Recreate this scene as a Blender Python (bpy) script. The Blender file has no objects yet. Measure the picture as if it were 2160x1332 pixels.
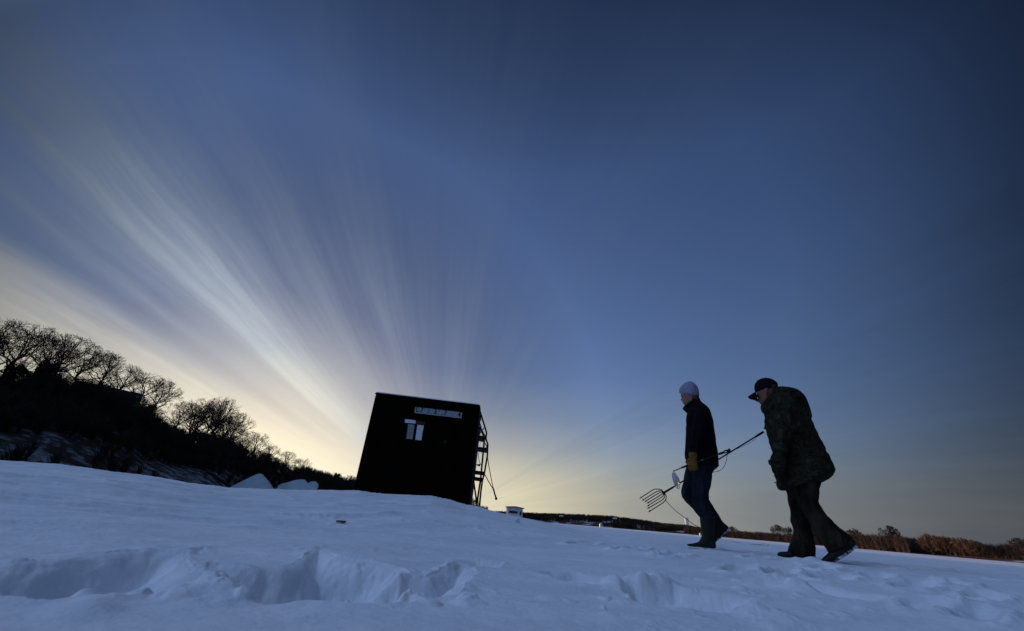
import bpy, bmesh, math, random
import numpy as np
from mathutils import Vector, noise as mnoise
random.seed(7); rng = np.random.default_rng(7)
scene = bpy.context.scene; COL = scene.collection
# ------------------------------------------------------------------ camera model (used to survey where things stand)
F = 840.; TH = math.atan(428.2/F); RO = math.radians(4.8); CZ = .3
X0 = np.array([1., 0, 0]); FW = np.array([0, math.cos(TH), math.sin(TH)]); U0 = np.array([0, -math.sin(TH), math.cos(TH)])
RT = math.cos(RO)*X0+math.sin(RO)*U0; UP = -math.sin(RO)*X0+math.cos(RO)*U0
C0 = np.array([0, 0, CZ])
def ray(px, py): return F*FW+(px-1080)*RT-(py-666)*UP
def azel(px, py):
    d = ray(px, py); return math.degrees(math.atan2(d[0], d[1])), math.degrees(math.atan2(d[2], math.hypot(d[0], d[1])))
def at_dist(px, py, D):
    """point at horizontal distance D along the sight line"""
    d = ray(px, py); t = D/math.hypot(d[0], d[1]); return C0+d*t
class Plane:
    """upright plane a figure or object is laid out in; off = metres further from the viewer"""
    def __init__(s, D, az, naz):
        s.O = np.array([D*math.sin(math.radians(az)), D*math.cos(math.radians(az)), 0]); n = math.radians(naz)
        s.n = np.array([math.sin(n), math.cos(n), 0]); s.e = np.array([math.cos(n), -math.sin(n), 0])
    def P(s, px, py, off=0):
        d = ray(px, py); t = ((s.O+s.n*off-C0)@s.n)/(d@s.n); return C0+d*t
# ------------------------------------------------------------------ materials
def mat(name, col=(.5, .5, .5), rough=.6, metal=0, spec=.5):
    m = bpy.data.materials.new(name); m.use_nodes = True; b = m.node_tree.nodes['Principled BSDF']
    b.inputs['Base Color'].default_value = (*col, 1); b.inputs['Roughness'].default_value = rough
    b.inputs['Metallic'].default_value = metal; b.inputs['Specular IOR Level'].default_value = spec
    return m
def noisy(name, c1, c2, scale=8, rough=.7, metal=0, bump=0, bscale=None, lo=.4, hi=.6, detail=6, spec=.3, stretch=None, dist=0.02):
    m = mat(name, c1, rough, metal, spec); t = m.node_tree; N = t.nodes; L = t.links; b = N['Principled BSDF']
    tc = N.new('ShaderNodeTexCoord'); mp = N.new('ShaderNodeMapping'); L.new(tc.outputs['Object'], mp.inputs[0])
    if stretch: mp.inputs['Scale'].default_value = stretch
    n = N.new('ShaderNodeTexNoise'); n.inputs['Scale'].default_value = scale; n.inputs['Detail'].default_value = detail
    L.new(mp.outputs[0], n.inputs[0])
    r = N.new('ShaderNodeValToRGB'); r.color_ramp.elements[0].position = lo; r.color_ramp.elements[1].position = hi
    r.color_ramp.elements[0].color = (*c1, 1); r.color_ramp.elements[1].color = (*c2, 1)
    L.new(n.outputs['Fac'], r.inputs[0]); L.new(r.outputs[0], b.inputs['Base Color'])
    if bump:
        n2 = N.new('ShaderNodeTexNoise'); n2.inputs['Scale'].default_value = bscale or scale*4; n2.inputs['Detail'].default_value = 6
        L.new(mp.outputs[0], n2.inputs[0]); bp = N.new('ShaderNodeBump'); bp.inputs['Strength'].default_value = bump
        bp.inputs['Distance'].default_value = dist; L.new(n2.outputs['Fac'], bp.inputs['Height']); L.new(bp.outputs[0], b.inputs['Normal'])
    return m
M = {}
M['bark'] = noisy('bark', (.018, .014, .011), (.035, .027, .02), 2, .9)
M['bark_far'] = noisy('bark_far', (.042, .027, .02), (.082, .049, .033), .12, .9)
M['willow'] = noisy('willow_twigs', (.10, .05, .022), (.15, .075, .03), .3, .9)
M['evergreen'] = noisy('evergreen', (.008, .012, .008), (.016, .022, .012), 3, .9)
M['bluff'] = None
M['tarred'] = noisy('tarred_panel', (.0035, .0025, .002), (.0055, .004, .003), 3, .95, bump=.25, bscale=30, spec=.02, dist=.004)
M['blackmetal'] = mat('black_metal', (.006, .006, .007), .6, 0, .25)
M['trim'] = noisy('grey_trim', (.018, .018, .02), (.03, .03, .033), 10, .8)
M['plate'] = noisy('licence_plate_paint', (.26, .30, .32), (.36, .40, .42), 25, .5)
M['ink'] = mat('ink', (.01, .012, .02), .6)
M['faint'] = mat('faded_ink', (.15, .18, .21), .7)
M['sticker'] = noisy('white_sticker', (.62, .66, .72), (.74, .78, .84), 30, .45)
M['sticker_grey'] = noisy('grey_sticker', (.20, .22, .24), (.28, .30, .32), 40, .6)
M['sticker_red'] = mat('red_sticker', (.05, .004, .004), .5)
M['rope'] = mat('rope', (.014, .012, .011), 1., 0, .05)
M['steel'] = mat('steel', (.008, .008, .009), .65, 0, .2)
M['alu'] = noisy('scratched_aluminium', (.55, .57, .6), (.72, .74, .78), 30, .32, .9, bump=.1)
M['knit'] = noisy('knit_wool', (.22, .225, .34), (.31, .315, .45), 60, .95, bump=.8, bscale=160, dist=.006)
M['fleece'] = noisy('black_fleece', (.003, .003, .004), (.006, .006, .007), 20, .95, bump=.4, bscale=60, spec=.08, dist=.008)
M['denim'] = noisy('denim', (.007, .010, .016), (.017, .024, .036), 14, .9, bump=.4, bscale=60, spec=.1, stretch=(1, 1, .35))
M['rubber'] = noisy('boot_rubber', (.004, .004, .004), (.009, .008, .008), 9, .6, spec=.25)
M['leather'] = noisy('yellow_leather', (.12, .055, .007), (.18, .088, .012), 18, .8, bump=.4, bscale=50, spec=.2)
M['skin'] = noisy('skin', (.20, .10, .075), (.26, .135, .10), 12, .6, spec=.3)
M['skin_old'] = noisy('weathered_skin', (.14, .06, .045), (.19, .085, .06), 12, .6, spec=.3)
M['hair'] = noisy('hair', (.02, .014, .01), (.05, .035, .025), 40, .8, stretch=(1, 1, .2))
M['eye'] = mat('eye', (.02, .015, .01), .2)
M['cap'] = noisy('black_cap', (.004, .004, .006), (.008, .007, .010), 20, .9, spec=.1)
M['brownpants'] = noisy('brown_trousers', (.006, .006, .005), (.036, .028, .018), 10, .95, bump=.5, bscale=30, spec=.1, stretch=(1, 1, .4))
M['frost'] = noisy('snow_caked_sole', (.02, .02, .02), (.6, .63, .68), 30, .8, lo=.45, hi=.6)
M['white_paint'] = noisy('white_paint', (.55, .56, .58), (.68, .69, .71), 5, .6)
M['window'] = mat('dark_glass', (.008, .008, .01), .2)
M['darkwall'] = noisy('dark_siding', (.015, .014, .013), (.03, .027, .025), 2, .8)
M['tower'] = mat('tower_paint', (.8, .76, .72), .6)
M['ice'] = noisy('frosted_ice', (.42, .54, .62), (.62, .70, .76), 2.2, .45, bump=.25, bscale=6, dist=.03)
M['bark_scrap'] = mat('bark_scrap', (.10, .075, .06), .9)
# camouflage cloth
m = mat('camouflage_cloth', (.01, .01, .01), .95, 0, .08); M['camo'] = m; t = m.node_tree; N = t.nodes; L = t.links
tc = N.new('ShaderNodeTexCoord'); n = N.new('ShaderNodeTexNoise'); n.inputs['Scale'].default_value = 9; n.inputs['Detail'].default_value = 5
n.inputs['Distortion'].default_value = 1.6; L.new(tc.outputs['Object'], n.inputs[0])
r = N.new('ShaderNodeValToRGB'); cr = r.color_ramp; cr.interpolation = 'LINEAR'
for i, (p, c) in enumerate([(.30, (.006, .006, .005)), (.44, (.012, .011, .007)), (.5, (.030, .024, .014)), (.56, (.010, .012, .007)), (.66, (.052, .041, .027)), (.72, (.02, .017, .012))]):
    e = cr.elements[i] if i < 2 else cr.elements.new(p)
    e.position = p; e.color = (*c, 1)
L.new(n.outputs['Fac'], r.inputs[0]); L.new(r.outputs[0], N['Principled BSDF'].inputs['Base Color'])
n2 = N.new('ShaderNodeTexNoise'); n2.inputs['Scale'].default_value = 22; L.new(tc.outputs['Object'], n2.inputs[0])
bp = N.new('ShaderNodeBump'); bp.inputs['Strength'].default_value = .6; bp.inputs['Distance'].default_value = .02
L.new(n2.outputs['Fac'], bp.inputs['Height']); L.new(bp.outputs[0], N['Principled BSDF'].inputs['Normal'])
# snow
def snow_mat():
    m = mat('snow', (.80, .83, .88), .75, 0, .25); t = m.node_tree; N = t.nodes; L = t.links; b = N['Principled BSDF']
    tc = N.new('ShaderNodeTexCoord')
    def nz(s, d, st=None):
        mp = N.new('ShaderNodeMapping'); L.new(tc.outputs['Object'], mp.inputs[0])
        if st: mp.inputs['Scale'].default_value = st; mp.inputs['Rotation'].default_value = (0, 0, .35)
        n = N.new('ShaderNodeTexNoise'); n.inputs['Scale'].default_value = s; n.inputs['Detail'].default_value = d; L.new(mp.outputs[0], n.inputs[0]); return n
    a = nz(1.3, 8, (1, 3.0, 1)); c = nz(60, 4); d = nz(9, 5, (1, 1.8, 1))
    b1 = N.new('ShaderNodeBump'); b1.inputs['Strength'].default_value = .35; b1.inputs['Distance'].default_value = .05; L.new(a.outputs['Fac'], b1.inputs['Height'])
    b2 = N.new('ShaderNodeBump'); b2.inputs['Strength'].default_value = .6; b2.inputs['Distance'].default_value = .018; L.new(d.outputs['Fac'], b2.inputs['Height']); L.new(b1.outputs[0], b2.inputs['Normal'])
    b3 = N.new('ShaderNodeBump'); b3.inputs['Strength'].default_value = .6; b3.inputs['Distance'].default_value = .005; L.new(c.outputs['Fac'], b3.inputs['Height']); L.new(b2.outputs[0], b3.inputs['Normal'])
    L.new(b3.outputs[0], b.inputs['Normal'])
    r = N.new('ShaderNodeValToRGB'); r.color_ramp.elements[0].color = (.74, .77, .82, 1); r.color_ramp.elements[1].color = (.86, .88, .92, 1)
    r.color_ramp.elements[0].position = .35; r.color_ramp.elements[1].position = .65; L.new(a.outputs['Fac'], r.inputs[0]); L.new(r.outputs[0], b.inputs['Base Color'])
    return m
M['snow'] = snow_mat()
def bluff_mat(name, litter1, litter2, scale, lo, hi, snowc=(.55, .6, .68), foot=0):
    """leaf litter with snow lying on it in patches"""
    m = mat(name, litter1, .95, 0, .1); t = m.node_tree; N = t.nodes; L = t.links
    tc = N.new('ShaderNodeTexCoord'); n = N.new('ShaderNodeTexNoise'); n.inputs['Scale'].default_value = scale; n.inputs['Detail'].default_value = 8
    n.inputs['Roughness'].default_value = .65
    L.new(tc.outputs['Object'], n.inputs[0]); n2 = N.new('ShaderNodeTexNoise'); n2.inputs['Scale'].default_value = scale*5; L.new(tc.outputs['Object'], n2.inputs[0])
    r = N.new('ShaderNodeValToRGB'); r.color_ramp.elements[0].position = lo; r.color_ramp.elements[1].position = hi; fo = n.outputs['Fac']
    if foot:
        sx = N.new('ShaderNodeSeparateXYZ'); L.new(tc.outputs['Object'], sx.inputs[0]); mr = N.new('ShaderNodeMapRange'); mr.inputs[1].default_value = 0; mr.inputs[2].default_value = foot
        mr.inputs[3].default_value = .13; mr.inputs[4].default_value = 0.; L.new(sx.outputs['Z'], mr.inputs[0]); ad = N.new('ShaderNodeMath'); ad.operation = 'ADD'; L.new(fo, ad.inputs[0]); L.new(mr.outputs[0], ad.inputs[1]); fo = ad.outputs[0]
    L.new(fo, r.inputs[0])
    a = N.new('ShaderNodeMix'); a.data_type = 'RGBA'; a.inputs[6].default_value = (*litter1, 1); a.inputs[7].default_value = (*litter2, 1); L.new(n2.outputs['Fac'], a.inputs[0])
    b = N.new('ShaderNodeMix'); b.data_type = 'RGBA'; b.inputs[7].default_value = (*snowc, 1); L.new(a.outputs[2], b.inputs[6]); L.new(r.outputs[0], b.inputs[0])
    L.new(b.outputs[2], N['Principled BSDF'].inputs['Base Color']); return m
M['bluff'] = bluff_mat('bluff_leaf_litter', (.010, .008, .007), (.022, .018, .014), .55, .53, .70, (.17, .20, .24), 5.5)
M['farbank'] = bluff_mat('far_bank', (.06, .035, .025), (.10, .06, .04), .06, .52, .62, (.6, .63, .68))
# ------------------------------------------------------------------ object helpers
def link(name, verts, faces, m, parent=None, smooth=True):
    me = bpy.data.meshes.new(name); me.from_pydata([tuple(map(float, v)) for v in verts], [], faces); me.update()
    if m: me.materials.append(m)
    if smooth: me.polygons.foreach_set('use_smooth', [True]*len(me.polygons))
    o = bpy.data.objects.new(name, me); COL.objects.link(o)
    if parent: o.parent = parent; o.matrix_parent_inverse = parent.matrix_world.inverted()
    return o
def link_np(name, V, Q, m, parent=None, smooth=False, k=4):
    me = bpy.data.meshes.new(name); me.vertices.add(len(V)); me.vertices.foreach_set('co', np.asarray(V, np.float32).ravel())
    nf = len(Q); me.loops.add(nf*k); me.loops.foreach_set('vertex_index', np.asarray(Q, np.int32).ravel())
    me.polygons.add(nf); me.polygons.foreach_set('loop_start', np.arange(nf, dtype=np.int32)*k); me.polygons.foreach_set('loop_total', np.full(nf, k, np.int32))
    if smooth: me.polygons.foreach_set('use_smooth', np.ones(nf, bool))
    me.update(calc_edges=True); me.validate()
    me.materials.append(m); o = bpy.data.objects.new(name, me); COL.objects.link(o)
    if parent: o.parent = parent; o.matrix_parent_inverse = parent.matrix_world.inverted()
    return o
def tag(o, label=None, cat=None, group=None, kind=None):
    if label: o['label'] = label
    if cat: o['category'] = cat
    if group: o['group'] = group
    if kind: o['kind'] = kind
    return o
def empty(name, loc, label, cat, group=None):
    o = bpy.data.objects.new(name, None); COL.objects.link(o); o.location = tuple(map(float, loc)); o.empty_display_size = .1
    bpy.context.view_layer.update(); return tag(o, label, cat, group)
class MB:
    def __init__(s): s.v = []; s.f = []
    def add(s, v, f):
        b = len(s.v); s.v += [np.asarray(p, float) for p in v]; s.f += [tuple(i+b for i in q) for q in f]
    def tube(s, pts, rad, n=8):
        pts = [tuple(map(float, p)) for p in pts]; m_ = len(pts); rad = rad if hasattr(rad, '__len__') else [rad]*m_; V = []; ref = None
        for i, p in enumerate(pts):
            q, w = pts[min(i+1, m_-1)], pts[max(i-1, 0)]; dx, dy, dz = q[0]-w[0], q[1]-w[1], q[2]-w[2]; l = math.sqrt(dx*dx+dy*dy+dz*dz)+1e-9; dx /= l; dy /= l; dz /= l
            if ref is None: ref = (0., 0., 1.) if abs(dz) < .9 else (1., 0., 0.)
            ax, ay, az = dy*ref[2]-dz*ref[1], dz*ref[0]-dx*ref[2], dx*ref[1]-dy*ref[0]; l = math.sqrt(ax*ax+ay*ay+az*az)+1e-9; ax /= l; ay /= l; az /= l
            bx, by, bz = dy*az-dz*ay, dz*ax-dx*az, dx*ay-dy*ax; ref = (ay*dz-az*dy, az*dx-ax*dz, ax*dy-ay*dx); r = rad[i]
            for k in range(n):
                t = 2*math.pi*k/n; c, e = r*math.cos(t), r*math.sin(t); V.append((p[0]+c*ax+e*bx, p[1]+c*ay+e*by, p[2]+c*az+e*bz))
        b0 = len(s.v); s.v += V
        for i in range(m_-1):
            for k in range(n): s.f.append((b0+i*n+k, b0+i*n+(k+1) % n, b0+(i+1)*n+(k+1) % n, b0+(i+1)*n+k))
        s.f.append(tuple(b0+k for k in range(n))[::-1]); s.f.append(tuple(b0+(m_-1)*n+k for k in range(n))); return s
    def prism(s, poly, d):
        """closed polygon (list of 3-D points) extruded by vector d"""
        n = len(poly); V = list(poly)+[np.asarray(p)+d for p in poly]
        s.add(V, [tuple(range(n))[::-1], tuple(range(n, 2*n))]+[(i, (i+1) % n, n+(i+1) % n, n+i) for i in range(n)]); return s
    def box(s, c, sx, sy, sz, ax=None, ay=None):
        ax = np.array([1., 0, 0]) if ax is None else ax; ay = np.array([0, 1., 0]) if ay is None else ay; az = np.cross(ax, ay)
        V = [np.asarray(c)+ax*sx*i/2+ay*sy*j/2+az*sz*k/2 for k in (-1, 1) for (i, j) in ((-1, -1), (1, -1), (1, 1), (-1, 1))]
        s.add(V, [(3, 2, 1, 0), (4, 5, 6, 7), (0, 1, 5, 4), (1, 2, 6, 5), (2, 3, 7, 6), (3, 0, 4, 7)]); return s
    def ball(s, c, rx, ry, rz, nu=14, nv=10):
        c = np.asarray(c); V = [c+np.array([0, 0, rz])]
        for j in range(1, nv):
            for i in range(nu):
                a = math.pi*j/nv; b = 2*math.pi*i/nu; V.append(c+np.array([rx*math.sin(a)*math.cos(b), ry*math.sin(a)*math.sin(b), rz*math.cos(a)]))
        V.append(c-np.array([0, 0, rz])); Fc = [(0, 1+i, 1+(i+1) % nu) for i in range(nu)]
        for j in range(nv-2):
            for i in range(nu): a = 1+j*nu; Fc.append((a+i, a+nu+i, a+nu+(i+1) % nu, a+(i+1) % nu))
        a = 1+(nv-2)*nu; Fc += [(a+i, len(V)-1, a+(i+1) % nu) for i in range(nu)]; s.add(V, Fc); return s
    def loft(s, pl, rings, n=28, sub=4, ex=2.0, off=0, wr=0, fr=9, caps=True):
        """rings: (Lx,Ly,Rx,Ry,w[,off]) outline points in the photo, half thickness in metres; smooth skin through them"""
        R = []
        for q in rings:
            o = off+(q[5] if len(q) > 5 else 0); R.append(np.concatenate([pl.P(q[0], q[1], o), pl.P(q[2], q[3], o), [q[4]]]))
        R = np.array(R); S = []
        for i in range(len(R)-1):
            p0, p1, p2, p3 = R[max(i-1, 0)], R[i], R[i+1], R[min(i+2, len(R)-1)]
            for k in range(sub):
                t = k/sub; S.append(.5*((2*p1)+(-p0+p2)*t+(2*p0-5*p1+4*p2-p3)*t*t+(-p0+3*p1-3*p2+p3)*t**3))
        S.append(R[-1])
        if caps:
            for e, sc in ((0, 1), (-1, -1)):
                q = S[e]; c = (q[:3]+q[3:6])/2; w = q[6]; dirn = (S[0]-S[1])[:6] if e == 0 else (S[-1]-S[-2])[:6]
                dv = (dirn[:3]+dirn[3:])/2; dv = dv/(np.linalg.norm(dv)+1e-9)*min(w, np.linalg.norm(q[:3]-q[3:6])/2)*.25
                for f_, g in ((.85, .6), (.5, 1.)):
                    q2 = np.concatenate([c+(q[:3]-c)*f_+dv*g, c+(q[3:6]-c)*f_+dv*g, [w*f_]])
                    S = [q2]+S if e == 0 else S+[q2]
        V = []
        for j, q in enumerate(S):
            c = (q[:3]+q[3:6])/2; a = (q[:3]-q[3:6])/2; w = q[6]
            for k in range(n):
                t = 2*math.pi*k/n; ct, st = math.cos(t), math.sin(t)
                cx = math.copysign(abs(ct)**(2/ex), ct); sx = math.copysign(abs(st)**(2/ex), st)
                p = c+a*cx+pl.n*w*sx
                if wr:
                    rd = p-c; rl = np.linalg.norm(rd)+1e-6
                    z = mnoise.noise(Vector((p[0]*fr, p[1]*fr, p[2]*fr*.7)))+.5*mnoise.noise(Vector((p[0]*fr*2.7, p[1]*fr*2.7, p[2]*fr*2.2)))
                    p = p+rd/rl*wr*z
                V.append(p)
        m_ = len(S); Fc = [(i*n+k, i*n+(k+1) % n, (i+1)*n+(k+1) % n, (i+1)*n+k) for i in range(m_-1) for k in range(n)]
        Fc += [tuple(range(n))[::-1], tuple((m_-1)*n+k for k in range(n))]; s.add(V, Fc); return s
    def build(s, name, m, parent=None, smooth=True, voxel=0, sm=0):
        o = link(name, s.v, s.f, m, parent, smooth)
        bm = bmesh.new(); bm.from_mesh(o.data); bmesh.ops.recalc_face_normals(bm, faces=bm.faces); bm.to_mesh(o.data); bm.free()
        if voxel:
            r = o.modifiers.new('r', 'REMESH'); r.mode = 'VOXEL'; r.voxel_size = voxel; r.use_smooth_shade = True
            if sm: q = o.modifiers.new('s', 'SMOOTH'); q.iterations = sm; q.factor = .5
            bpy.context.view_layer.update(); dg = bpy.context.evaluated_depsgraph_get()
            me = bpy.data.meshes.new_from_object(o.evaluated_get(dg)); me.name = name; o.modifiers.clear(); o.data = me
            if not me.materials: me.materials.append(m)
            me.polygons.foreach_set('use_smooth', [True]*len(me.polygons))
        return o
def sstep(a, b, x): t = np.clip((x-a)/(b-a), 0, 1); return t*t*(3-2*t)
# ------------------------------------------------------------------ numpy value noise
_perm = rng.random((256, 256))
def vnoise(x, y):
    xi = np.floor(x).astype(int); yi = np.floor(y).astype(int); fx = x-xi; fy = y-yi; fx = fx*fx*(3-2*fx); fy = fy*fy*(3-2*fy)
    g = lambda a, b: _perm[a & 255, b & 255]
    return (g(xi, yi)*(1-fx)+g(xi+1, yi)*fx)*(1-fy)+(g(xi, yi+1)*(1-fx)+g(xi+1, yi+1)*fx)*fy
def fbm(x, y, o=4, g=.5):
    s = 0; a = 1; t = 0
    for i in range(o): s = s+a*(vnoise(x*2**i+17.3*i, y*2**i-9.1*i)-.5); t += a; a *= g
    return s/t*2
# ------------------------------------------------------------------ snow-covered ground
crest_px = [(0, 977), (126, 986), (221, 1000), (315, 1011), (394, 1024), (480, 1034), (585, 1037.5), (700, 1040), (754, 1041), (810, 1048), (860, 1050), (911, 1051), (945, 1058), (983, 1068), (1010, 1071), (1058, 1084), (1103, 1093.5), (1160, 1103), (1208, 1107)]
cae = [azel(*p) for p in crest_px]
c_az = np.array([-180, -75]+[a for a, e in cae]+[14, 40, 180]); c_el = np.array([1.1, 1.1]+[e for a, e in cae]+[-.45, -1.0, -1.0])
RC = 6.9
def base_h(r, az):
    el = np.interp(az, c_az, c_el)
    zc = CZ+RC*np.tan(np.radians(el))                  # crest of the drift
    near = .17*sstep(1.3, 4.6, r)
    left = near+(zc-.17)*sstep(3.2, RC, r)
    flatw = sstep(4, 16, az)*(1-sstep(110, 170, az))
    right = near
    h = left*(1-flatw)+right*flatw
    after = h*(1-flatw)*(1-sstep(RC, 13, r)*.75)*(1-sstep(13, 40, r))+h*flatw*(1-sstep(6, 45, r))
    return np.where(r > RC, after, h)
def hit(px, py):
    """where a sight line meets the smooth snow surface"""
    d = ray(px, py); d = d/math.hypot(d[0], d[1]); az = math.degrees(math.atan2(d[0], d[1])); rr_ = np.geomspace(.4, 70, 3000)
    k = np.nonzero(CZ+d[2]*rr_ <= base_h(rr_, np.full(rr_.shape, az)))[0]; r = rr_[k[0]] if len(k) else 60.
    return d[0]*r, d[1]*r
def poly_sd(x, y, poly):
    """signed distance, positive inside"""
    P = np.array(poly); n = len(P); best = np.full(x.shape, 1e9); ins = np.zeros(x.shape, bool)
    for i in range(n):
        ax, ay = P[i]; bx, by = P[(i+1) % n]; dx, dy = bx-ax, by-ay
        t = np.clip(((x-ax)*dx+(y-ay)*dy)/(dx*dx+dy*dy+1e-12), 0, 1); best = np.minimum(best, np.hypot(x-ax-t*dx, y-ay-t*dy))
        c = ((ay > y) != (by > y)) & (x < (bx-ax)*(y-ay)/(by-ay+1e-12)+ax); ins ^= c
    return np.where(ins, best, -best)
pits = [  # outline, depth, wall width, roughness inside
 ([(440,1187),(475,1190),(520,1192),(560,1189),(600,1191),(625,1188),(640,1172),(668,1156),(685,1165),(715,1178),(760,1187),(800,1193),(840,1203),(858,1214),(900,1217),(925,1208),(950,1197),(985,1198),(1000,1210),(985,1235),(960,1255),(900,1265),(850,1280),(800,1287),(730,1285),(650,1273),(590,1277),(520,1270),(475,1262),(440,1240),(425,1215)], .145, .22, .05),
 ([(-250,1200),(-100,1192),(0,1190),(110,1184),(180,1172),(250,1160),(320,1160),(385,1165),(405,1195),(412,1225),(395,1250),(370,1262),(200,1275),(60,1272),(0,1265),(-200,1265)], .14, .24, .035),
 ([(1135,1212),(1160,1206),(1210,1209),(1280,1220),(1278,1238),(1230,1236),(1180,1227)], .05, .07, .02),
 ([(1300,1245),(1312,1234),(1380,1239),(1420,1242),(1500,1252),(1590,1262),(1583,1285),(1545,1303),(1480,1293),(1400,1280),(1330,1270)], .07, .09, .025),
 ([(1535,1219),(1600,1219),(1665,1225),(1655,1246),(1600,1240),(1560,1229)], .045, .08, .015),
 ([(1700,1234),(1800,1250),(1885,1262),(1850,1273),(1770,1264),(1700,1250)], .03, .08, .015),
 ([(955,1186),(1000,1183),(1060,1190),(1050,1200),(990,1196)], .03, .06, .01),
 ([(400,1160),(425,1157),(430,1163),(405,1166)], .02, .04, .0)]
pits = [([hit(*p) for p in poly], d, w, q) for poly, d, w, q in pits]
lumps = [(1365,1232,.10,.035),(1345,1240,.07,.03),(1395,1236,.06,.025),(1290,1236,.06,.03),(1672,1243,.10,.03),(1605,1308,.09,.035),(1640,1316,.1,.02),(1585,1290,.06,.02),
         (800,1235,.16,.045),(845,1225,.10,.03),(735,1222,.14,.035),(1005,1068,.1,.03),(1510,1160,.10,.025),(1468,1154,.07,.02),(1720,1188,.09,.02),(1790,1180,.14,.03),(1470,1157,.05,.03),(1495,1161,.06,.022),(1680,1185,.08,.026),(1712,1188,.06,.022),(1745,1194,.07,.022),(1330,1140,.2,.02),(1240,1128,.25,.02),(430,1250,.14,.03),(600,1235,.08,.04),(640,1215,.07,.04)]
lumps = [(*hit(a, b), c, d) for a, b, c, d in lumps]
prints = [(*hit(a, b), rot) for a, b, rot in [(1560,1203,.5),(1650,1212,.6),(1760,1222,.5),(1850,1216,.7),(1930,1240,.5),(2010,1232,.6),(2080,1262,.5),(1895,1200,.6),(1990,1205,.6),(2120,1225,.5),(1735,1200,.6),(1600,1180,.6),(1830,1192,.6),(1230,1150,.6),(1330,1163,.6),(1420,1175,.6),(2060,1300,.5),(1960,1282,.5)]]
rc_ = random.Random(5); clods = []
for x0, x1, y0, y1, n_c, sz in ((430, 990, 1195, 1275, 36, 1.), (60, 400, 1185, 1265, 16, 1.1), (1140, 1600, 1215, 1295, 22, .7), (560, 720, 1150, 1180, 8, .5), (1500, 2100, 1180, 1290, 34, .6), (850, 1010, 1060, 1072, 5, .6)):
    for _ in range(n_c): clods.append((*hit(rc_.uniform(x0, x1), rc_.uniform(y0, y1)), rc_.uniform(.025, .09)*sz, rc_.uniform(.004, .017)*sz, rc_.uniform(.7, 1.4)))
ridge = [hit(248, 1180), hit(215, 1215), hit(205, 1240), hit(190, 1290)]
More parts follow.
